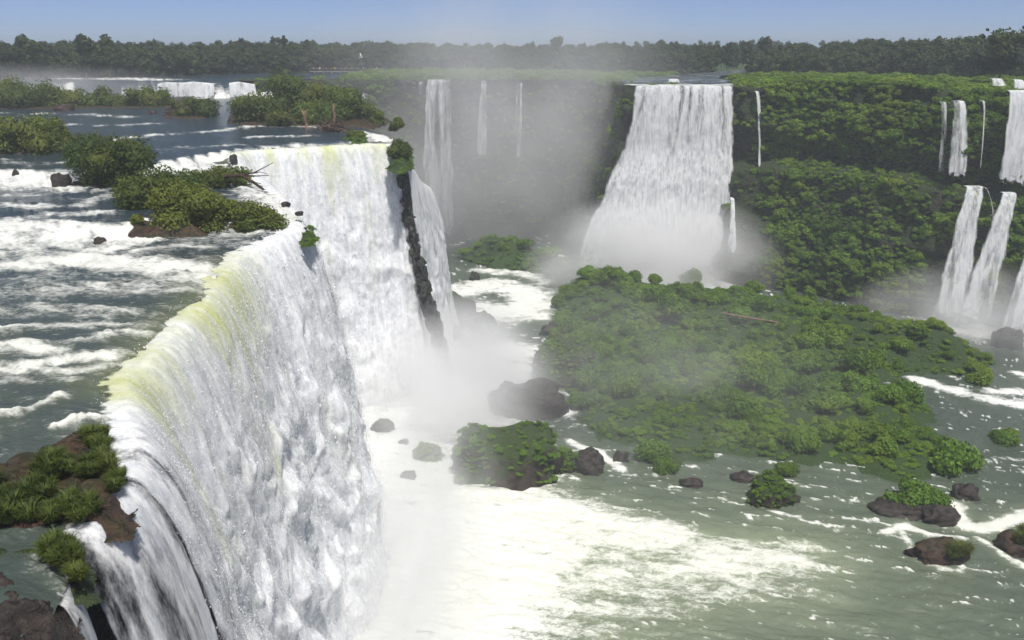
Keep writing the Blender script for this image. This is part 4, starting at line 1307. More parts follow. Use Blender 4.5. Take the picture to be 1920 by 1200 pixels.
px_boulder("huge moss-covered boulder with a flat top rising from the white foam", 952, 908, 218, 100, M['rock_moss'], 0.6, 0, 3, 0.75)
px_boulder("dark rounded rock half hidden in mist above the mossy boulder", 990, 785, 150, 70, M['rock'], 0.7, 0, 4, 0.4)
px_boulder("steep mossy mound at the island's edge over the misty basin", 1065, 725, 140, 92, M['rock_moss'], 0.8, 0, 5, 0.4)
px_boulder("small greenish rock in foam beside the huge mossy boulder", 803, 868, 56, 32, M['rock_moss'], 0.8, 0, 6)
px_boulder("small dark rock awash below the small greenish one", 765, 902, 34, 18, M['rock'], 0.8, 0, 7)
px_boulder("dark rock in the shaded spray at the curtain's foot", 718, 812, 46, 24, M['rock_wet'], 0.8, 0, 8)
px_boulder("tiny rock poking from foam at the curtain's foot", 757, 835, 22, 11, M['rock_wet'], 0.8, 0, 9)
px_boulder("dark rock directly beside the huge mossy boulder's steep end", 1068, 888, 46, 42, M['rock_moss'], 0.8, 0, 10)
px_boulder("wet black rock between the huge boulder and the white chute", 1105, 890, 64, 48, M['rock'], 0.8, 0, 11)
px_boulder("small dark rock in the white chute", 1165, 868, 34, 20, M['rock'], 0.8, 0, 12)
px_boulder("brown rock topped with grass in midstream", 1770, 1058, 98, 34, M['rock_brown'], 0.6, 0, 13, 0.4)
px_boulder("brown rock with a green cap cut off by the picture edge", 1918, 1043, 74, 36, M['rock_brown'], 0.7, 0, 14, 0.4)
px_boulder("dark flat rock carrying the two bright bushes in midstream", 1715, 972, 130, 15, M['rock'], 0.6, 0, 15, 0.4)
px_boulder("mossy rock islet with a dark wet foot", 1450, 950, 80, 55, M['rock_moss'], 0.8, 0, 16, 0.3)
px_boulder("low black rock awash by the mossy islet", 1485, 945, 40, 14, M['rock'], 0.8, 0, 17)
px_boulder("smooth dark rock sloping into the rapid below the bushes", 1770, 985, 70, 30, M['rock'], 0.6, 0, 18)
px_boulder("dark boulder in spray at the foot of the slanting falls", 1795, 605, 44, 28, M['rock'], 0.9, 0, 19)
px_boulder("grey boulder in mist at the picture edge below the broad lower fall", 1898, 655, 52, 36, M['rock'], 0.9, 0, 20)
px_boulder("black rock hump in the channel beside the pale shrub", 1815, 940, 50, 26, M['rock'], 0.8, 0, 21)
px_boulder("dim rock under the mist by the pool rapids", 905, 620, 60, 34, M['rock_wet'], 0.8, 0, 22)
px_boulder("biggest shaded black rock under the corner fall", 858, 610, 70, 62, M['rock_wet'], 0.8, 0, 23, 0.5)
px_boulder("mossy low rock in shade where the corner fall lands", 845, 640, 70, 26, M['rock_moss'], 0.8, 0, 24, 0.3)
px_boulder("wet rock between two little chutes by the pool", 915, 640, 56, 30, M['rock_moss'], 0.8, 0, 25, 0.3)
px_boulder("small rock at the pool's inner shore below the far spur", 890, 527, 22, 20, M['rock_wet'], 0.8, 0, 26, 0.2)
px_boulder("dark rock at the brown bank opposite the pool", 1040, 630, 60, 22, M['rock'], 0.8, 0, 27, 0.2)
px_boulder("low dark rock in the channel between boulder and islet", 1300, 915, 46, 14, M['rock'], 0.8, 0, 28, 0.2)
px_boulder("flat dark rock awash upstream of the mossy islet", 1395, 905, 50, 14, M['rock'], 0.8, 0, 29, 0.2)

# ---- upper river rocks and islets
def ledge(label, pts, z, h, mat, seed, name="rock_ledge", cat="rock", step=0.25, rough=0.35):
    """low rock islet whose outline is given in the plan"""
    poly = np.array(pts, float)
    x0, y0 = poly.min(0) - 1.0; x1, y1 = poly.max(0) + 1.0
    nx_ = max(int((x1 - x0) / step), 10); ny_ = max(int((y1 - y0) / step), 10)
    nx_, ny_ = min(nx_, 220), min(ny_, 220)
    xs = np.linspace(x0, x1, nx_); ys = np.linspace(y0, y1, ny_)
    Y, X = np.meshgrid(ys, xs, indexing='ij')
    d = sdist(X, Y, poly) + 0.5 * fbm(X / 1.6 + seed, Y / 1.6, 4, 830)
    H = h * sstep(-0.5, 1.3, d) * (0.75 + rough * fbm(X / 1.1 + seed, Y / 1.1, 4, 835)) + 0.12 * np.floor(2.5 + 3 * fbm(X / 2.2, Y / 2.2 + seed, 3, 838)) * sstep(0, 1.0, d) - 0.7
    keep = H > -0.69
    v, f, _ = compact(np.stack([X, Y, z + H], -1).reshape(-1, 3), grid_faces(ny_, nx_, keep), {})
    if mat is M['rock_moss']:
        add_moss(v, np.ones(len(v)), 0.16, 0.34, 0.3 if step >= .25 else .08)
    c = v.mean(0); c[2] = z
    o = obj(name, mesh_np(name, v - c, f, True, [mat]), None, tuple(c))
    tag(o, label, cat)
    return lambda x, y: z - 0.2 + 0.0

def ul(pts, z):
    return PL(pts, z)
ledge("reddish-brown rock ledge under the grass tufts at the near brink", ul([(-120, 1000), (-120, 880), (0, 860), (90, 830), (150, 800), (200, 798), (232, 850), (246, 940), (240, 985), (150, 990), (60, 1012)], ZA), ZA, 1.05, M['rock_brown'], 3, step=0.12)
ledge("dark wet rock strip between the grassy ledge and near brink", ul([(-100, 1060), (-60, 1020), (60, 1015), (120, 1015), (150, 1050), (165, 1100), (130, 1090), (90, 1050), (0, 1060), (-100, 1070)], ZA), ZA, 1.15, M['rock_wet'], 4, step=0.1)
ledge("low black wet rock shelf washed by thin water at the near corner", ul([(-200, 1300), (-200, 1035), (-60, 1030), (50, 1048), (90, 1075), (140, 1150), (150, 1230), (120, 1320)], ZA), ZA - .42, 1.3, M['rock'], 24, step=.1, rough=.5)
ledge("brown rock bank under the driftwood islet above the near river", ul([(232, 440), (235, 400), (300, 360), (400, 335), (465, 335), (475, 352), (420, 365), (395, 400), (390, 432), (300, 438)], ZA + .6), ZA + .6, 1.25, M['rock_brown'], 5)
ledge("small brown rock under the low bush by the brink", ul([(400, 420), (410, 385), (455, 380), (520, 395), (525, 420), (450, 430)], ZA + .4), ZA + .4, .75, M['rock_brown'], 6)
ledge("rock base under the feathery bush in the white rapid", ul([(120, 350), (140, 320), (250, 310), (285, 325), (270, 345), (180, 358)], ZB), ZB, 1.0, M['rock'], 7)
ledge("mossy rock horn at the edge of the brink", ul([(560, 436), (562, 420), (580, 410), (586, 428), (578, 442)], ZA), ZA - .4, 1.0, M['rock_moss'], 8)
ledge("long low islet of rock under the far scrub", ul([(-100, 206), (-100, 185), (150, 178), (330, 180), (400, 192), (330, 202), (100, 204)], ZC), ZC, .8, M['rock_brown'], 9, step=.6)
ledge("rocky base of the large bushy island beside the brink", ul([(420, 232), (430, 205), (560, 195), (690, 200), (735, 225), (700, 238), (600, 238), (480, 236)], ZC), ZC, 1.0, M['rock_brown'], 10, step=.5)
ledge("low rock bar holding the flood debris", ul([(300, 222), (310, 205), (400, 204), (418, 214), (380, 224)], ZC), ZC, 0.9, M['rock_brown'], 11, step=.4)
ledge("rock under the bushes near the picture edge in the rapid", ul([(-90, 295), (-80, 268), (60, 265), (130, 272), (130, 282), (60, 290)], ZC), ZC, 0.9, M['rock'], 12, step=.3)
ledge("mossy rock knob at the corner of the far brink", ul([(728, 306), (730, 285), (745, 272), (768, 282), (772, 306), (750, 314)], 44.6), 44.2, 1.6, M['rock_moss'], 13, step=.25)
ledge("dark rocky mound capped with moss below the debris pile", ul([(640, 262), (650, 246), (690, 250), (694, 264), (670, 268)], ZC), ZC, 1.0, M['rock_moss'], 14, step=.25)
for i, (x_, y_, w_, h_, m_) in enumerate([(110, 352, 34, 26, 'rock'), (85, 320, 40, 14, 'rock_brown'), (185, 462, 26, 16, 'rock'), (30, 345, 14, 24, 'rock'), (437, 303, 16, 13, 'rock'), (115, 207, 34, 12, 'rock_brown'),
                                          (180, 264, 20, 12, 'rock'), (140, 262, 26, 10, 'rock'), (35, 890, 70, 24, 'rock_brown'), (535, 385, 18, 7, 'rock'), (10, 322, 26, 12, 'rock'), (285, 213, 14, 6, 'rock_brown'), (560, 402, 16, 6, 'rock')]):
    lab = ["black rock at the foot of the feathery bush", "flat brown rock above the small white step", "small dark rock in the foaming step below the islet", "thin dark rock splitting the small white step",
           "dark rock standing on the far brink", "brown rock at the end of the long scrub islet", "low rock above the feathery bush", "low dark rock beside the ragged tall shrub",
           "rounded brown rock in shallow water by the grassy ledge", "wet rock in the rapid near the driftwood", "low rock at the picture edge above the small white step", "tiny brown rock in the blue reach", "dark wet rock in the rapid by the brink horn"][i]
    z_ = ZA if y_ > 430 else (ZB if y_ > 315 else ZC)
    px_boulder(lab, x_, y_, w_, h_, M[m_], 0.8, z_, 40 + i, 0.4, sub=3)

MOSS = np.array(MOSS)
scatter("moss_foliage", MOSS[:, :3], np.repeat(MOSS[:, 3:4], 3, 1) * np.array([1.2, 1.2, .8]), rz(len(MOSS), .3), GC, "soft green plants and moss clinging to the wet boulders")

# ------------------------------------------------------------------ upper shrubs
def big_shrub(label, px_, py_, wpx, hpx, z, mat, seed, lobes=9, n=2600, leaf=0.22, aspect=1.8, group=None, droop=0.0, up=0.4, name="shrub"):
    """shrub with its own foliage and stems; its foot at photo pixel (px_, py_) on level z"""
    q = P(px_, py_, z)
    dist = math.sqrt(q[0] ** 2 + q[1] ** 2 + (CAM_Z - z) ** 2)
    rx = wpx * dist / FPX / 2; hh = hpx * dist / FPX
    rng = np.random.default_rng(900 + seed)
    lb = []
    for i in range(lobes):
        a = rng.uniform(0, 6.28); qq = math.sqrt(rng.random()) * 0.7
        r = rng.uniform(0.30, 0.46) * min(rx, hh * 1.1)
        lb.append(((rx * qq * math.cos(a), 0.75 * rx * qq * math.sin(a), hh * rng.uniform(0.12, 0.72) * (1.1 - 0.6 * qq ** 2)), (r * 1.1, r, r * .9)))
    V, F, tn, tr = leaf_mesh("foliage", lb, n, leaf, None, rng, aspect=aspect, core=0.7, up=up, droop=droop)
    root = empty(name, (q[0], q[1] + rx * 0.4, z - 0.2))
    tag(root, label, "shrub", group)
    obj("foliage", finish_leaf("foliage", V, F, tn, tr, [mat]), root)
    for i in range(min(4, lobes)):
        c = np.array(lb[i][0]); st = np.array([c[0] * .3, c[1] * .3, -0.2])
        sv, sf = tube([st, (st + c) / 2 + rng.normal(size=3) * .1, c], [0.09, 0.07, 0.03], 6)
        obj("stem", mesh_np("stem", sv, sf, True, [M['bark']]), root)
    return root
LU = M['leaf_upper']
SH = [
    ("broad feathery bush standing in the white rapid", 205, 352, 150, 92, ZB, 1, 12, 5200, .16, 2.6),
    ("dense leafy bush overhanging the little chutes at the islet's tip", 338, 440, 135, 108, ZA, 2, 12, 6500, .17, 1.5),
    ("sloping grassy bush on the islet behind the dense leafy one", 290, 395, 165, 66, ZA + .9, 3, 12, 4800, .15, 2.8),
    ("mound of bush along the islet top beside the driftwood", 405, 352, 130, 36, ZA + 1.4, 4, 9, 2600, .14, 2.2),
    ("low rounded bush by the brink", 480, 430, 104, 48, ZA + .2, 5, 9, 3200, .13, 2.2),
    ("thin upright bush just behind the low rounded one", 428, 418, 56, 56, ZA + .4, 6, 6, 1900, .13, 2.4),
    ("small bush hanging beside the chute at the islet's foot", 255, 440, 44, 46, ZA, 7, 5, 1500, .14, 2.4),
    ("dark broad bush at the picture edge in the upper rapid", 30, 290, 130, 60, ZC, 8, 10, 3600, .2, 2.0),
    ("ragged tall shrub beside the dark broad bush", 112, 275, 48, 56, ZC, 9, 5, 1000, .16, 2.2),
    ("largest leafy bush crown of the wooded river island", 555, 222, 120, 92, ZC, 10, 13, 4800, .26, 1.5),
    ("bush at the upstream end of the wooded river island", 470, 232, 100, 60, ZC, 11, 10, 3200, .26, 1.5),
    ("bush in the middle front of the wooded river island", 590, 235, 90, 50, ZC, 12, 9, 3000, .24, 1.5),
    ("dark leafy bush at the brink end of the wooded island", 660, 228, 90, 72, ZC, 13, 11, 3600, .25, 1.5),
    ("thin tall-stemmed bush top over the wooded island", 640, 205, 60, 40, ZC + 1, 14, 6, 1500, .25, 1.5),
    ("small round bush past the wooded island toward the corner", 708, 232, 40, 26, ZC, 15, 6, 1300, .18, 1.6),
    ("round bush at the very corner of the brink", 742, 244, 34, 26, ZC - .2, 16, 6, 1200, .18, 1.8),
    ("bushy cap on the corner rock where the curtain ends", 750, 304, 52, 50, 44.4, 17, 8, 2200, .17, 2.0),
    ("low scrub on the debris bar beside the blue reach", 370, 220, 95, 34, ZC, 18, 9, 2400, .22, 1.8),
    ("slim bare-stemmed shrub behind the debris bar", 318, 208, 30, 42, ZC, 19, 5, 700, .2, 1.8),
    ("scrub mound at the picture edge of the long islet", 20, 203, 150, 44, ZC, 20, 12, 3200, .28, 1.8),
    ("scrub mound on the long islet, second from the picture edge", 100, 200, 110, 36, ZC, 21, 10, 2600, .28, 1.8),
    ("scrub mound in the middle of the long islet", 190, 200, 110, 30, ZC, 22, 10, 2600, .28, 1.8),
    ("scrub mound on the long islet near the far step", 265, 200, 100, 34, ZC, 23, 10, 2600, .28, 1.8),
    ("short wide scrub behind the long islet before the far step", 250, 178, 110, 14, ZC, 24, 8, 1600, .28, 1.8),
    ("tiny dark shrub on the islet ridge", 160, 182, 26, 16, ZC + .6, 25, 4, 600, .25, 1.8),
    ("low bush tucked behind the wooded island's foot", 520, 238, 60, 34, ZC, 26, 7, 1800, .24, 1.6),
    ("bush on the wooded island between its two tallest crowns", 610, 212, 70, 56, ZC, 27, 8, 2400, .25, 1.5),
    ("low moss-green bush on the mound below the debris pile", 665, 262, 44, 16, ZC, 28, 6, 1200, .14, 2.0),
]
for (lab, a, b_, w_, h_, z_, sd, lb_, n_, lf, asp) in SH:
    big_shrub(lab, a, b_, w_, h_, z_, LU, sd, lb_ + 3, int(n_ * 2.2), lf * .62, asp)

# ---- grass on the near ledge
def tuft(rng, n, h, spread):
    V = []; F = []; T = []
    for i in range(n):
        a = rng.uniform(0, 6.28); r0 = spread * math.sqrt(rng.random())
        b0 = np.array([r0 * math.cos(a), r0 * math.sin(a), 0])
        lean = a + rng.normal(0, .5); L = h * rng.uniform(.5, 1.15); k = rng.uniform(.25, .75)
        d = np.array([math.cos(lean), math.sin(lean), 0]); w = 0.022 + 0.016 * rng.random()
        side = np.array([-d[1], d[0], 0]) * w
        p1 = b0 + d * L * k * .35 + np.array([0, 0, L * .55]); p2 = b0 + d * L * k * .95 + np.array([0, 0, L * (.95 - .55 * k)])
        o = len(V)
        V += [b0 - side, b0 + side, p1 + side * .8, p1 - side * .8, p2 + side * .1, p2 - side * .1]
        F += [(o, o + 1, o + 2, o + 3), (o + 3, o + 2, o + 4, o + 5)]
        T += [rng.random()] * 6
    return np.array(V), np.array(F), np.array(T)
tuft_meshes = []
for i in range(5):
    V, F, T = tuft(PR, 190, 1.0, 0.36)
    tuft_meshes.append(mesh_np("grass_tuft", V, F, True, [M['grass']], {"tint": T}))
TC = proto_coll("tuft_prototypes", tuft_meshes)
gp = []
def gpoly(poly, z, n, s0, s1):
    pl = PL(poly, z)
    lo, hi = pl.min(0), pl.max(0)
    c = 0
    while c < n:
        x_, y_ = RNG.uniform(lo[0], hi[0]), RNG.uniform(lo[1], hi[1])
        if inside(np.array([x_]), np.array([y_]), [tuple(p) for p in pl])[0]:
            gp.append((x_, y_, z, RNG.uniform(s0, s1))); c += 1
gpoly([(-60, 985), (-60, 920), (60, 890), (120, 925), (235, 930), (238, 965), (120, 985), (0, 985)], ZA + .35, 34, .6, 1.0)
gpoly([(50, 905), (75, 870), (125, 850), (140, 890), (90, 915)], ZA + .4, 12, .6, .9)
gpoly([(145, 895), (155, 860), (200, 850), (210, 895)], ZA + .4, 10, .6, .85)
gpoly([(160, 850), (165, 820), (200, 815), (208, 848)], ZA + .4, 9, .6, .9)
gpoly([(200, 905), (228, 885), (232, 915), (215, 925)], ZA + .35, 8, .5, .7)
gpoly([(85, 1040), (90, 1015), (130, 1020), (150, 1060), (165, 1110), (140, 1080)], ZA + .3, 30, .45, .75)
gpoly([(1780, 1035), (1810, 1030), (1815, 1045), (1790, 1050)], 1.6, 10, 1.3, 1.9)
gpoly([(1905, 1005), (1930, 1000), (1935, 1015), (1915, 1020)], 1.8, 8, 1.3, 1.9)
gp = np.array(gp)
scatter("grass", gp[:, :3], np.repeat(gp[:, 3:4], 3, 1), rz(len(gp), .12), TC, "long green grass tufts on the near rock ledge")

# ------------------------------------------------------------------ dead wood
def branchy(name, label, base, trunk, limbs, mat, cat="dead tree"):
    """dead tree: trunk plus limbs, each a tapered tube"""
    root = empty(name, base)
    tag(root, label, cat)
    v, f = tube([p[:3] for p in trunk], [p[3] for p in trunk], 6)
    obj("trunk", mesh_np("trunk", v, f, True, [mat]), root)
    for lb in limbs:
        v, f = tube([p[:3] for p in lb], [p[3] for p in lb], 6)
        obj("branch", mesh_np("branch", v, f, True, [mat]), root)
    return root
q = P(574, 240, ZC)
branchy("dead_trunk", "pale crooked dead trunk standing upright beside the wooded island", (q[0], q[1], ZC - .3), [(0, 0, 0, .42), (.15, 0, 1.2, .36), (-.25, .1, 2.4, .33), (.05, 0, 3.8, .28)], [[(0, 0, .3, .3), (1.0, -.3, .3, .25), (2.1, -.3, .25, .12)], [(-.2, 0, 3.0, .2), (-.6, 0, 3.9, .16)]], M['dead'])
q = P(628, 236, ZC)
branchy("dead_trunk", "dead trunk rising straight out of the flood debris pile", (q[0], q[1], ZC), [(0, 0, 0, .4), (.05, 0, 1.6, .33), (-.1, .1, 3.2, .27), (-.05, 0, 4.6, .2)], [], M['dead'])
def debris(label, px_, py_, wpx, hpx, z, n, seed):
    q = P(px_, py_, z); dist = math.hypot(q[1], CAM_Z - z)
    w = wpx * dist / FPX; h = hpx * dist / FPX
    rng = np.random.default_rng(seed)
    root = empty("debris_pile", (q[0], q[1] + 1, z - .1)); tag(root, label, "driftwood pile")
    for i in range(n):
        c = np.array([rng.normal(0, w * .24), rng.normal(0, w * .12), 0]); 
        c[2] = h * (0.1 + 0.75 * rng.random() * math.exp(-(c[0] / (w * .35)) ** 2))
        d = rng.normal(size=3); d[2] *= .55; d /= np.linalg.norm(d); L = w * rng.uniform(.08, .24); r = rng.uniform(.04, .13)
        b1 = c + np.cross(d, rng.normal(size=3)) * L * .12
        v, f = tube([c - d * L, b1, c + d * L], [r, r * .85, r * .35], 6)
        v[:, 2] = np.maximum(v[:, 2], -0.1)
        obj("branch", mesh_np("branch", v, f, True, [M['dead' if rng.random() < .35 else 'dead_dark']]), root)
debris("tangled pile of reddish flood driftwood around the straight dead trunk", 622, 248, 72, 26, ZC, 90, 51)
debris("small heap of branches on the bar beside the blue reach", 322, 218, 40, 18, ZC, 30, 52)
q = P(470, 356, ZB)
branchy("driftwood_snag", "dark bare snag with forked branches jutting over the rapid", (q[0], q[1], ZB + .3),
        [(-3.4, .4, 1.4, .28), (-1.2, .2, 1.6, .24), (.6, -.3, .7, .2), (2.2, -1.2, -.2, .16)],
        [[(-1.4, .2, 1.6, .13), (.6, .4, 1.9, .09), (2.2, .3, 2.7, .05), (3.2, .4, 3.2, .03)], [(-.8, .1, 1.6, .11), (1.0, 0, 1.5, .08), (2.6, 0, 1.6, .04)],
         [(.4, .3, 1.8, .07), (1.4, .2, 2.0, .05), (2.4, .1, 1.75, .03)], [(-.6, 0, 1.4, .12), (.2, -.5, .9, .09), (1.6, -.6, .6, .05)], [(-2.4, .3, 1.5, .12), (-2.6, -.4, .8, .07)]], M['dead_dark'])
q = on_island(1410, 612)
lr = empty("fallen_log", (q[0], q[1], q[2])); tag(lr, "long pale fallen log lying across the island scrub", "log")
v, f = tube([(-6.6, 2.0, 2.6), (-2, .7, 2.0), (3, -.6, 1.6), (7.0, -1.7, 1.1)], [.26, .28, .24, .14], 6)
obj("trunk", mesh_np("trunk", v, f, True, [M['dead']]), lr)
v, f = tube([(-5.5, 1.7, 2.5), (-5.2, 2.2, 3.2)], [.12, .05], 6)
obj("branch", mesh_np("branch", v, f, True, [M['dead']]), lr)

# ------------------------------------------------------------------ emergent skyline trees
def skyline_tree(label, px_, Y, ztop_px, cw, seed, crown_from=.45, mat='leaf_forest', lobes=8, n=900, size=.4):
    a = (px_ - 960) / FPX
    d = (ztop_px - 600) / FPX
    r = np.array([a, math.cos(PITCH) - d * math.sin(PITCH), -math.sin(PITCH) - d * math.cos(PITCH)])
    t = Y / r[1]
    top = r * t + np.array([0, 0, CAM_Z])
    h = top[2] - 52.0
    rng = np.random.default_rng(1200 + seed)
    V, F, tn, tr, w = tree_proto("crown", M[mat], h, cw, n, size, lobes, crown_from, rng)
    root = empty("tree", (top[0], Y, 52.0)); tag(root, label, "tree")
    obj("crown", finish_leaf("crown", V, F, tn, tr, [M[mat]]), root)
    obj("trunk", mesh_np("trunk", w[0][0], w[0][1], True, [M['bark']]), root)
    for b_ in w[1:4]:
        obj("limb", mesh_np("limb", b_[0], b_[1], True, [M['bark']]), root)
for a in [("large lone tree crown rising above the misty skyline", 1048, 400, 66, 4.6, 1), ("small palm-like tree poking up from the skyline forest", 531, 400, 66, 1.6, 2, .75),
          ("bushy tree topping the forest edge nearest the picture corner", 40, 302, 63, 5.5, 3), ("broad dark tree, biggest on the slope above the corner fall", 1890, 250, 52, 8.0, 4, .2),
          ("tall tree crown at the picture edge above the plateau", 1940, 262, 40, 7.0, 5, .3), ("round tree crown in the forest above the far river step", 150, 310, 62, 4.5, 6),
          ("tree crown with a flat top in the forest past the far step", 195, 312, 64, 4.0, 7), ("slim tree breaking the skyline over the river island", 575, 402, 74, 2.0, 8, .6),
          ("paired tree crown on the skyline beyond the broad fall", 1240, 390, 73, 4.0, 9), ("tree crown on the skyline above the thread waterfall", 1440, 380, 68, 4.5, 10)]:
    skyline_tree(*a)

# ------------------------------------------------------------------ far walkway and people
def walkway():
    q0 = P(596, 136, 53.6); q1 = P(738, 133, 53.6)
    y0 = 352.0
    x0 = -0.2275 * y0; x1 = -0.139 * y0
    root = empty("footbridge", ((x0 + x1) / 2, y0, 52.2)); tag(root, "thin grey viewing walkway over the far river with tiny visitors", "footbridge")
    L = x1 - x0
    def box(name, c, s):
        v = np.array([(i, j, k) for i in (-.5, .5) for j in (-.5, .5) for k in (-.5, .5)]) * np.array(s) + np.array(c)
        f = np.array([(0, 1, 3, 2), (4, 6, 7, 5), (0, 4, 5, 1), (2, 3, 7, 6), (0, 2, 6, 4), (1, 5, 7, 3)])
        obj(name, mesh_np(name, v, f, False, [M['conc']]), root)
    box("deck", (0, 0, 1.9), (L, 1.6, .25))
    box("handrail", (0, -.75, 3.0), (L, .06, .06)); box("handrail", (0, .75, 3.0), (L, .06, .06))
    for i in range(9):
        box("pier", (-L / 2 + (i + .5) * L / 9, 0, .6), (.5, .8, 2.35))
    for i in range(19):
        box("rail_post", (-L / 2 + .2 + i * (L - .4) / 18, -.75, 2.5), (.06, .06, 0.97))
    cols = [("orange", (.55, .16, .04)), ("white", (.7, .7, .68)), ("red", (.5, .04, .03)), ("yellow", (.6, .45, .05)), ("blue", (.06, .13, .4)), ("pink", (.6, .25, .3)), ("pale grey", (.4, .4, .42)), ("dark green", (.05, .14, .06)), ("light blue", (.3, .45, .6)), ("black", (.03, .03, .03)), ("cream", (.6, .52, .38)), ("purple", (.2, .08, .3))]
    skin = mat_plain("skin", (.35, .2, .13), (.42, .26, .18)); trou = mat_plain("trousers", (.03, .04, .07), (.06, .06, .08))
    # one continuous little body, lofted: legs, hips, torso, neck, head, arms hanging
    for i, (cn, c) in enumerate(cols):
        top = mat_plain("shirt_" + cn.replace(" ", "_"), c, tuple(min(1, k * 1.1) for k in c))
        me = person_mesh(top, trou, skin)
        x_ = x0 + L * (0.06 + 0.88 * (i + random.uniform(-.25, .25)) / (len(cols) - 1))
        p = obj("person", me, None, (x_, y0 + random.uniform(-.3, .3), 52.2 + 2.03)); p.rotation_euler = (0, 0, random.uniform(0, 6.28))
        tag(p, "tiny distant person in %s top standing on the far walkway" % cn, "person")
def person_mesh(top, trou, skin):
    import bmesh
    bm = bmesh.new()
    def ring(cx, cy_, z, rx, ry, k=8):
        return [bm.verts.new((cx + rx * math.cos(2 * math.pi * j / k), cy_ + ry * math.sin(2 * math.pi * j / k), z)) for j in range(k)]
    def loft(rs, mi, cap0=True, cap1=True):
        for a, b in zip(rs[:-1], rs[1:]):
            m_ = mi(a, b)
            for j in range(len(a)):
                fc = bm.faces.new((a[j], a[(j + 1) % len(a)], b[(j + 1) % len(b)], b[j])); fc.material_index = m_; fc.smooth = True
        if cap0: bm.faces.new(rs[0][::-1]).material_index = mi(rs[0], rs[1])
        if cap1: bm.faces.new(rs[-1]).material_index = mi(rs[-2], rs[-1])
    for s in (-1, 1):
        loft([ring(s * .11, -.03, 0, .05, .12), ring(s * .11, 0, .08, .05, .06), ring(s * .11, 0, .45, .06, .065), ring(s * .10, 0, .88, .09, .10)], lambda a, b: 1)
        loft([ring(s * .25, 0.03, .72, .035, .04), ring(s * .27, 0.02, 1.0, .04, .045), ring(s * .235, 0, 1.3, .05, .055), ring(s * .18, 0, 1.4, .05, .06)], lambda a, b: 2 if b[0].co.z < 1.05 else 0)
    loft([ring(0, 0, .84, .17, .11), ring(0, 0, 1.0, .165, .11), ring(0, 0, 1.25, .19, .12), ring(0, 0, 1.40, .19, .10), ring(0, 0, 1.46, .07, .07), ring(0, 0, 1.52, .05, .055),
          ring(0, -.01, 1.56, .075, .09), ring(0, -.01, 1.64, .085, .10), ring(0, 0, 1.71, .065, .08), ring(0, 0, 1.74, .02, .03)], lambda a, b: 1 if b[0].co.z < .95 else (0 if b[0].co.z < 1.47 else 2))
    me = bpy.data.meshes.new("person"); bm.to_mesh(me); bm.free()
    for m_ in (top, trou, skin): me.materials.append(m_)
    return me
walkway()

# ------------------------------------------------------------------ a white bird over the far river
def bird():
    q = (np.array(P(676, 108, 64.0 - 2.2)))
    Y = 150.0
    a = (676 - 960) / FPX; d = (108 - 600) / FPX
    r = np.array([a, math.cos(PITCH) - d * math.sin(PITCH), -math.sin(PITCH) - d * math.cos(PITCH)]); t = Y / r[1]
    c = r * t + np.array([0, 0, CAM_Z])
    m = mat_plain("bird_feathers", (.55, .55, .55), (.75, .75, .74))
    root = empty("bird", tuple(c)); tag(root, "small white bird flying over the far river with raised wings", "bird")
    v, f = tube([(-.32, 0, 0), (-.2, 0, 0), (0, 0, .01), (.2, 0, .03), (.3, 0, .06), (.38, 0, .06)], [.02, .06, .09, .07, .05, .01], 6)
    obj("body", mesh_np("body", v, f, True, [m]), root)
    for s in (-1, 1):
        v = np.array([(.12, s * .05, .05), (-.14, s * .05, .05), (.10, s * .38, .40), (-.12, s * .36, .38), (-.10, s * .62, .78), (-.14, s * .60, .77)])
        v = np.concatenate([v, v + np.array([0, 0, -.015])])
        f = np.array([(0, 2, 3, 1), (2, 4, 5, 3), (6, 7, 9, 8), (8, 9, 11, 10), (0, 6, 8, 2), (2, 8, 10, 4), (1, 3, 9, 7), (3, 5, 11, 9), (4, 10, 11, 5)])
        obj("wing", mesh_np("wing", v, f, False, [m]), root)
bird()

# ------------------------------------------------------------------ spray droplets on the near curtain
def droplets():
    X, Y, Z, L, S = CG
    n = 120000
    ri = (RNG.random(n) ** 0.8 * (X.shape[0] - 1)).astype(int); ci = (RNG.random(n) ** 1.2 * (X.shape[1] - 1)).astype(int)
    p = np.stack([X[ri, ci], Y[ri, ci], Z[ri, ci]], 1)
    off = np.abs(RNG.normal(0, 1, n)) * (0.10 + 0.35 * np.clip(L[ri, ci] / 20, 0, 1))
    p[:, 0] += off; p[:, 2] += RNG.normal(0, .12, n) + 0.1 * off
    dsc = np.clip(p[:, 1] / 85, .42, 1.2)
    iv, if_ = ico(1)
    me = mesh_np("droplet", iv, if_, True, [M['drop']])
    s = RNG.lognormal(math.log(.024), .45, n) * dsc
    o = scatter("spray_droplets", p, np.repeat(s[:, None], 3, 1) * np.array([1, 1, 1.5]), rz(n, .3), proto_coll("droplet_prototypes", [me]), "white spray droplets flung off the near curtain")
nt = NT("spray_water")
nt.l(principled(nt, (.85, .86, .87), .35, .5), nt.out.inputs[0]); M['drop'] = nt.m
droplets()

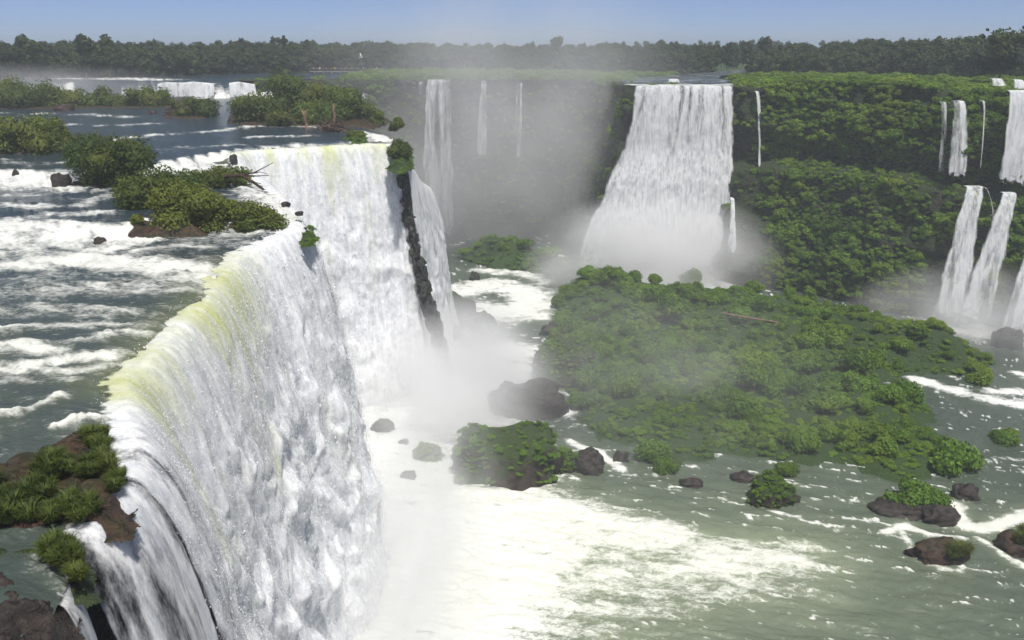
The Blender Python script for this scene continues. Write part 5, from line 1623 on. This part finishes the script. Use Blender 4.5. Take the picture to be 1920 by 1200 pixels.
# ------------------------------------------------------------------ mist and haze
def mist(name, c, r, dens, label, seed=0, power=1.3, nscale=1.6, contrast=1.0, rotz=0.0, col=(.995, .995, 1.0), zfall=0.0):
    v, f = ico(3)
    nt = NT("mist_" + str(seed))
    co = nt.n("ShaderNodeTexCoord").outputs["Object"]
    ln = nt.n("ShaderNodeVectorMath", operation='LENGTH'); nt.l(co, ln.inputs[0])
    fo = nt.math('SUBTRACT', 1.0, ln.outputs["Value"], True)
    fo = nt.math('POWER', fo, power)
    mp = nt.n("ShaderNodeMapping"); nt.l(co, mp.inputs[0]); mp.inputs["Location"].default_value = (seed * 1.7, seed * .9, seed * 2.3)
    mp.inputs["Scale"].default_value = (1, 1, 0.8)
    nz = nt.noise(nscale, 3, .55, mp.outputs[0])
    k = nt.maprange(nz, 0.5 - 0.28 / max(contrast, .01), 0.5 + 0.28 / max(contrast, .01), 0.05, 1.8)
    d = nt.math('MULTIPLY', nt.math('MULTIPLY', fo, k), dens)
    if zfall:
        sp = nt.n("ShaderNodeSeparateXYZ"); nt.l(co, sp.inputs[0])
        d = nt.math('MULTIPLY', d, nt.maprange(sp.outputs[2], zfall, -0.3))
    pv = nt.n("ShaderNodeVolumePrincipled")
    pv.inputs["Color"].default_value = (*col, 1)
    pv.inputs["Anisotropy"].default_value = 0.0
    nt.l(d, pv.inputs["Density"])
    nt.l(pv.outputs[0], nt.out.inputs["Volume"])
    me = mesh_np(name, v, f, True, [nt.m])
    o = obj(name, me, None, c); o.scale = r; o.rotation_euler = (0, 0, rotz)
    return tag(o, label, kind="stuff")
mist("mist", (-12, 150, 3), (22, 30, 18), 0.26, "dense white mist boiling at the foot of the curtain's far end", 1, 1.3, 2.0, 1.0)
mist("mist", (-12, 97, 3), (13, 52, 17), 0.075, "white mist along the foot of the nearest part of the curtain", 2, 1.2, 2.4, 1.0)
mist("mist", (40, 232, 3), (40, 17, 25), 0.30, "white mist cloud at the foot of the broad fall", 3, 1.3, 2.2, 1.2)
mist("mist", (-4, 284, 36), (74, 40, 62), 0.024, "tall grey mist plume filling the far end of the gorge", 4, 1.0, 2.0, 1.2)
mist("mist", (-18, 288, 8), (60, 24, 48), 0.042, "pale mist bank at the foot of the far gorge wall", 8, 1.2, 2.0, 1.2)
mist("mist", (20, 142, 8), (46, 36, 20), 0.010, "thin bluish mist veil drifting over the island", 5, 1.1, 2.4, 1.6)
mist("mist", (110, 190, 2), (34, 24, 16), 0.12, "white mist at the foot of the slanting falls", 6, 1.3, 2.0, 1.0)
mist("mist", (-150, 268, 52), (60, 16, 8), 0.05, "thin white spray over the far river step", 7, 1.3, 3.0, 1.2)

def haze():
    nt = NT("haze_air")
    pv = nt.n("ShaderNodeVolumePrincipled")
    pv.inputs["Color"].default_value = (.86, .93, 1.0, 1)
    pv.inputs["Density"].default_value = 0.0004
    nt.l(pv.outputs[0], nt.out.inputs["Volume"])
    v = np.array([(i, j, k) for i in (-1, 1) for j in (0, 1) for k in (0, 1)], float)
    v[:, 0] *= 1300; v[:, 1] = v[:, 1] * 1330 - 60; v[:, 2] = v[:, 2] * 82 - 3.5
    f = np.array([(0, 1, 3, 2), (4, 6, 7, 5), (0, 4, 5, 1), (2, 3, 7, 6), (0, 2, 6, 4), (1, 5, 7, 3)])
    tag(obj("haze", mesh_np("haze", v, f, False, [nt.m])), "pale blue air haze over the whole gorge", kind="stuff")
haze()
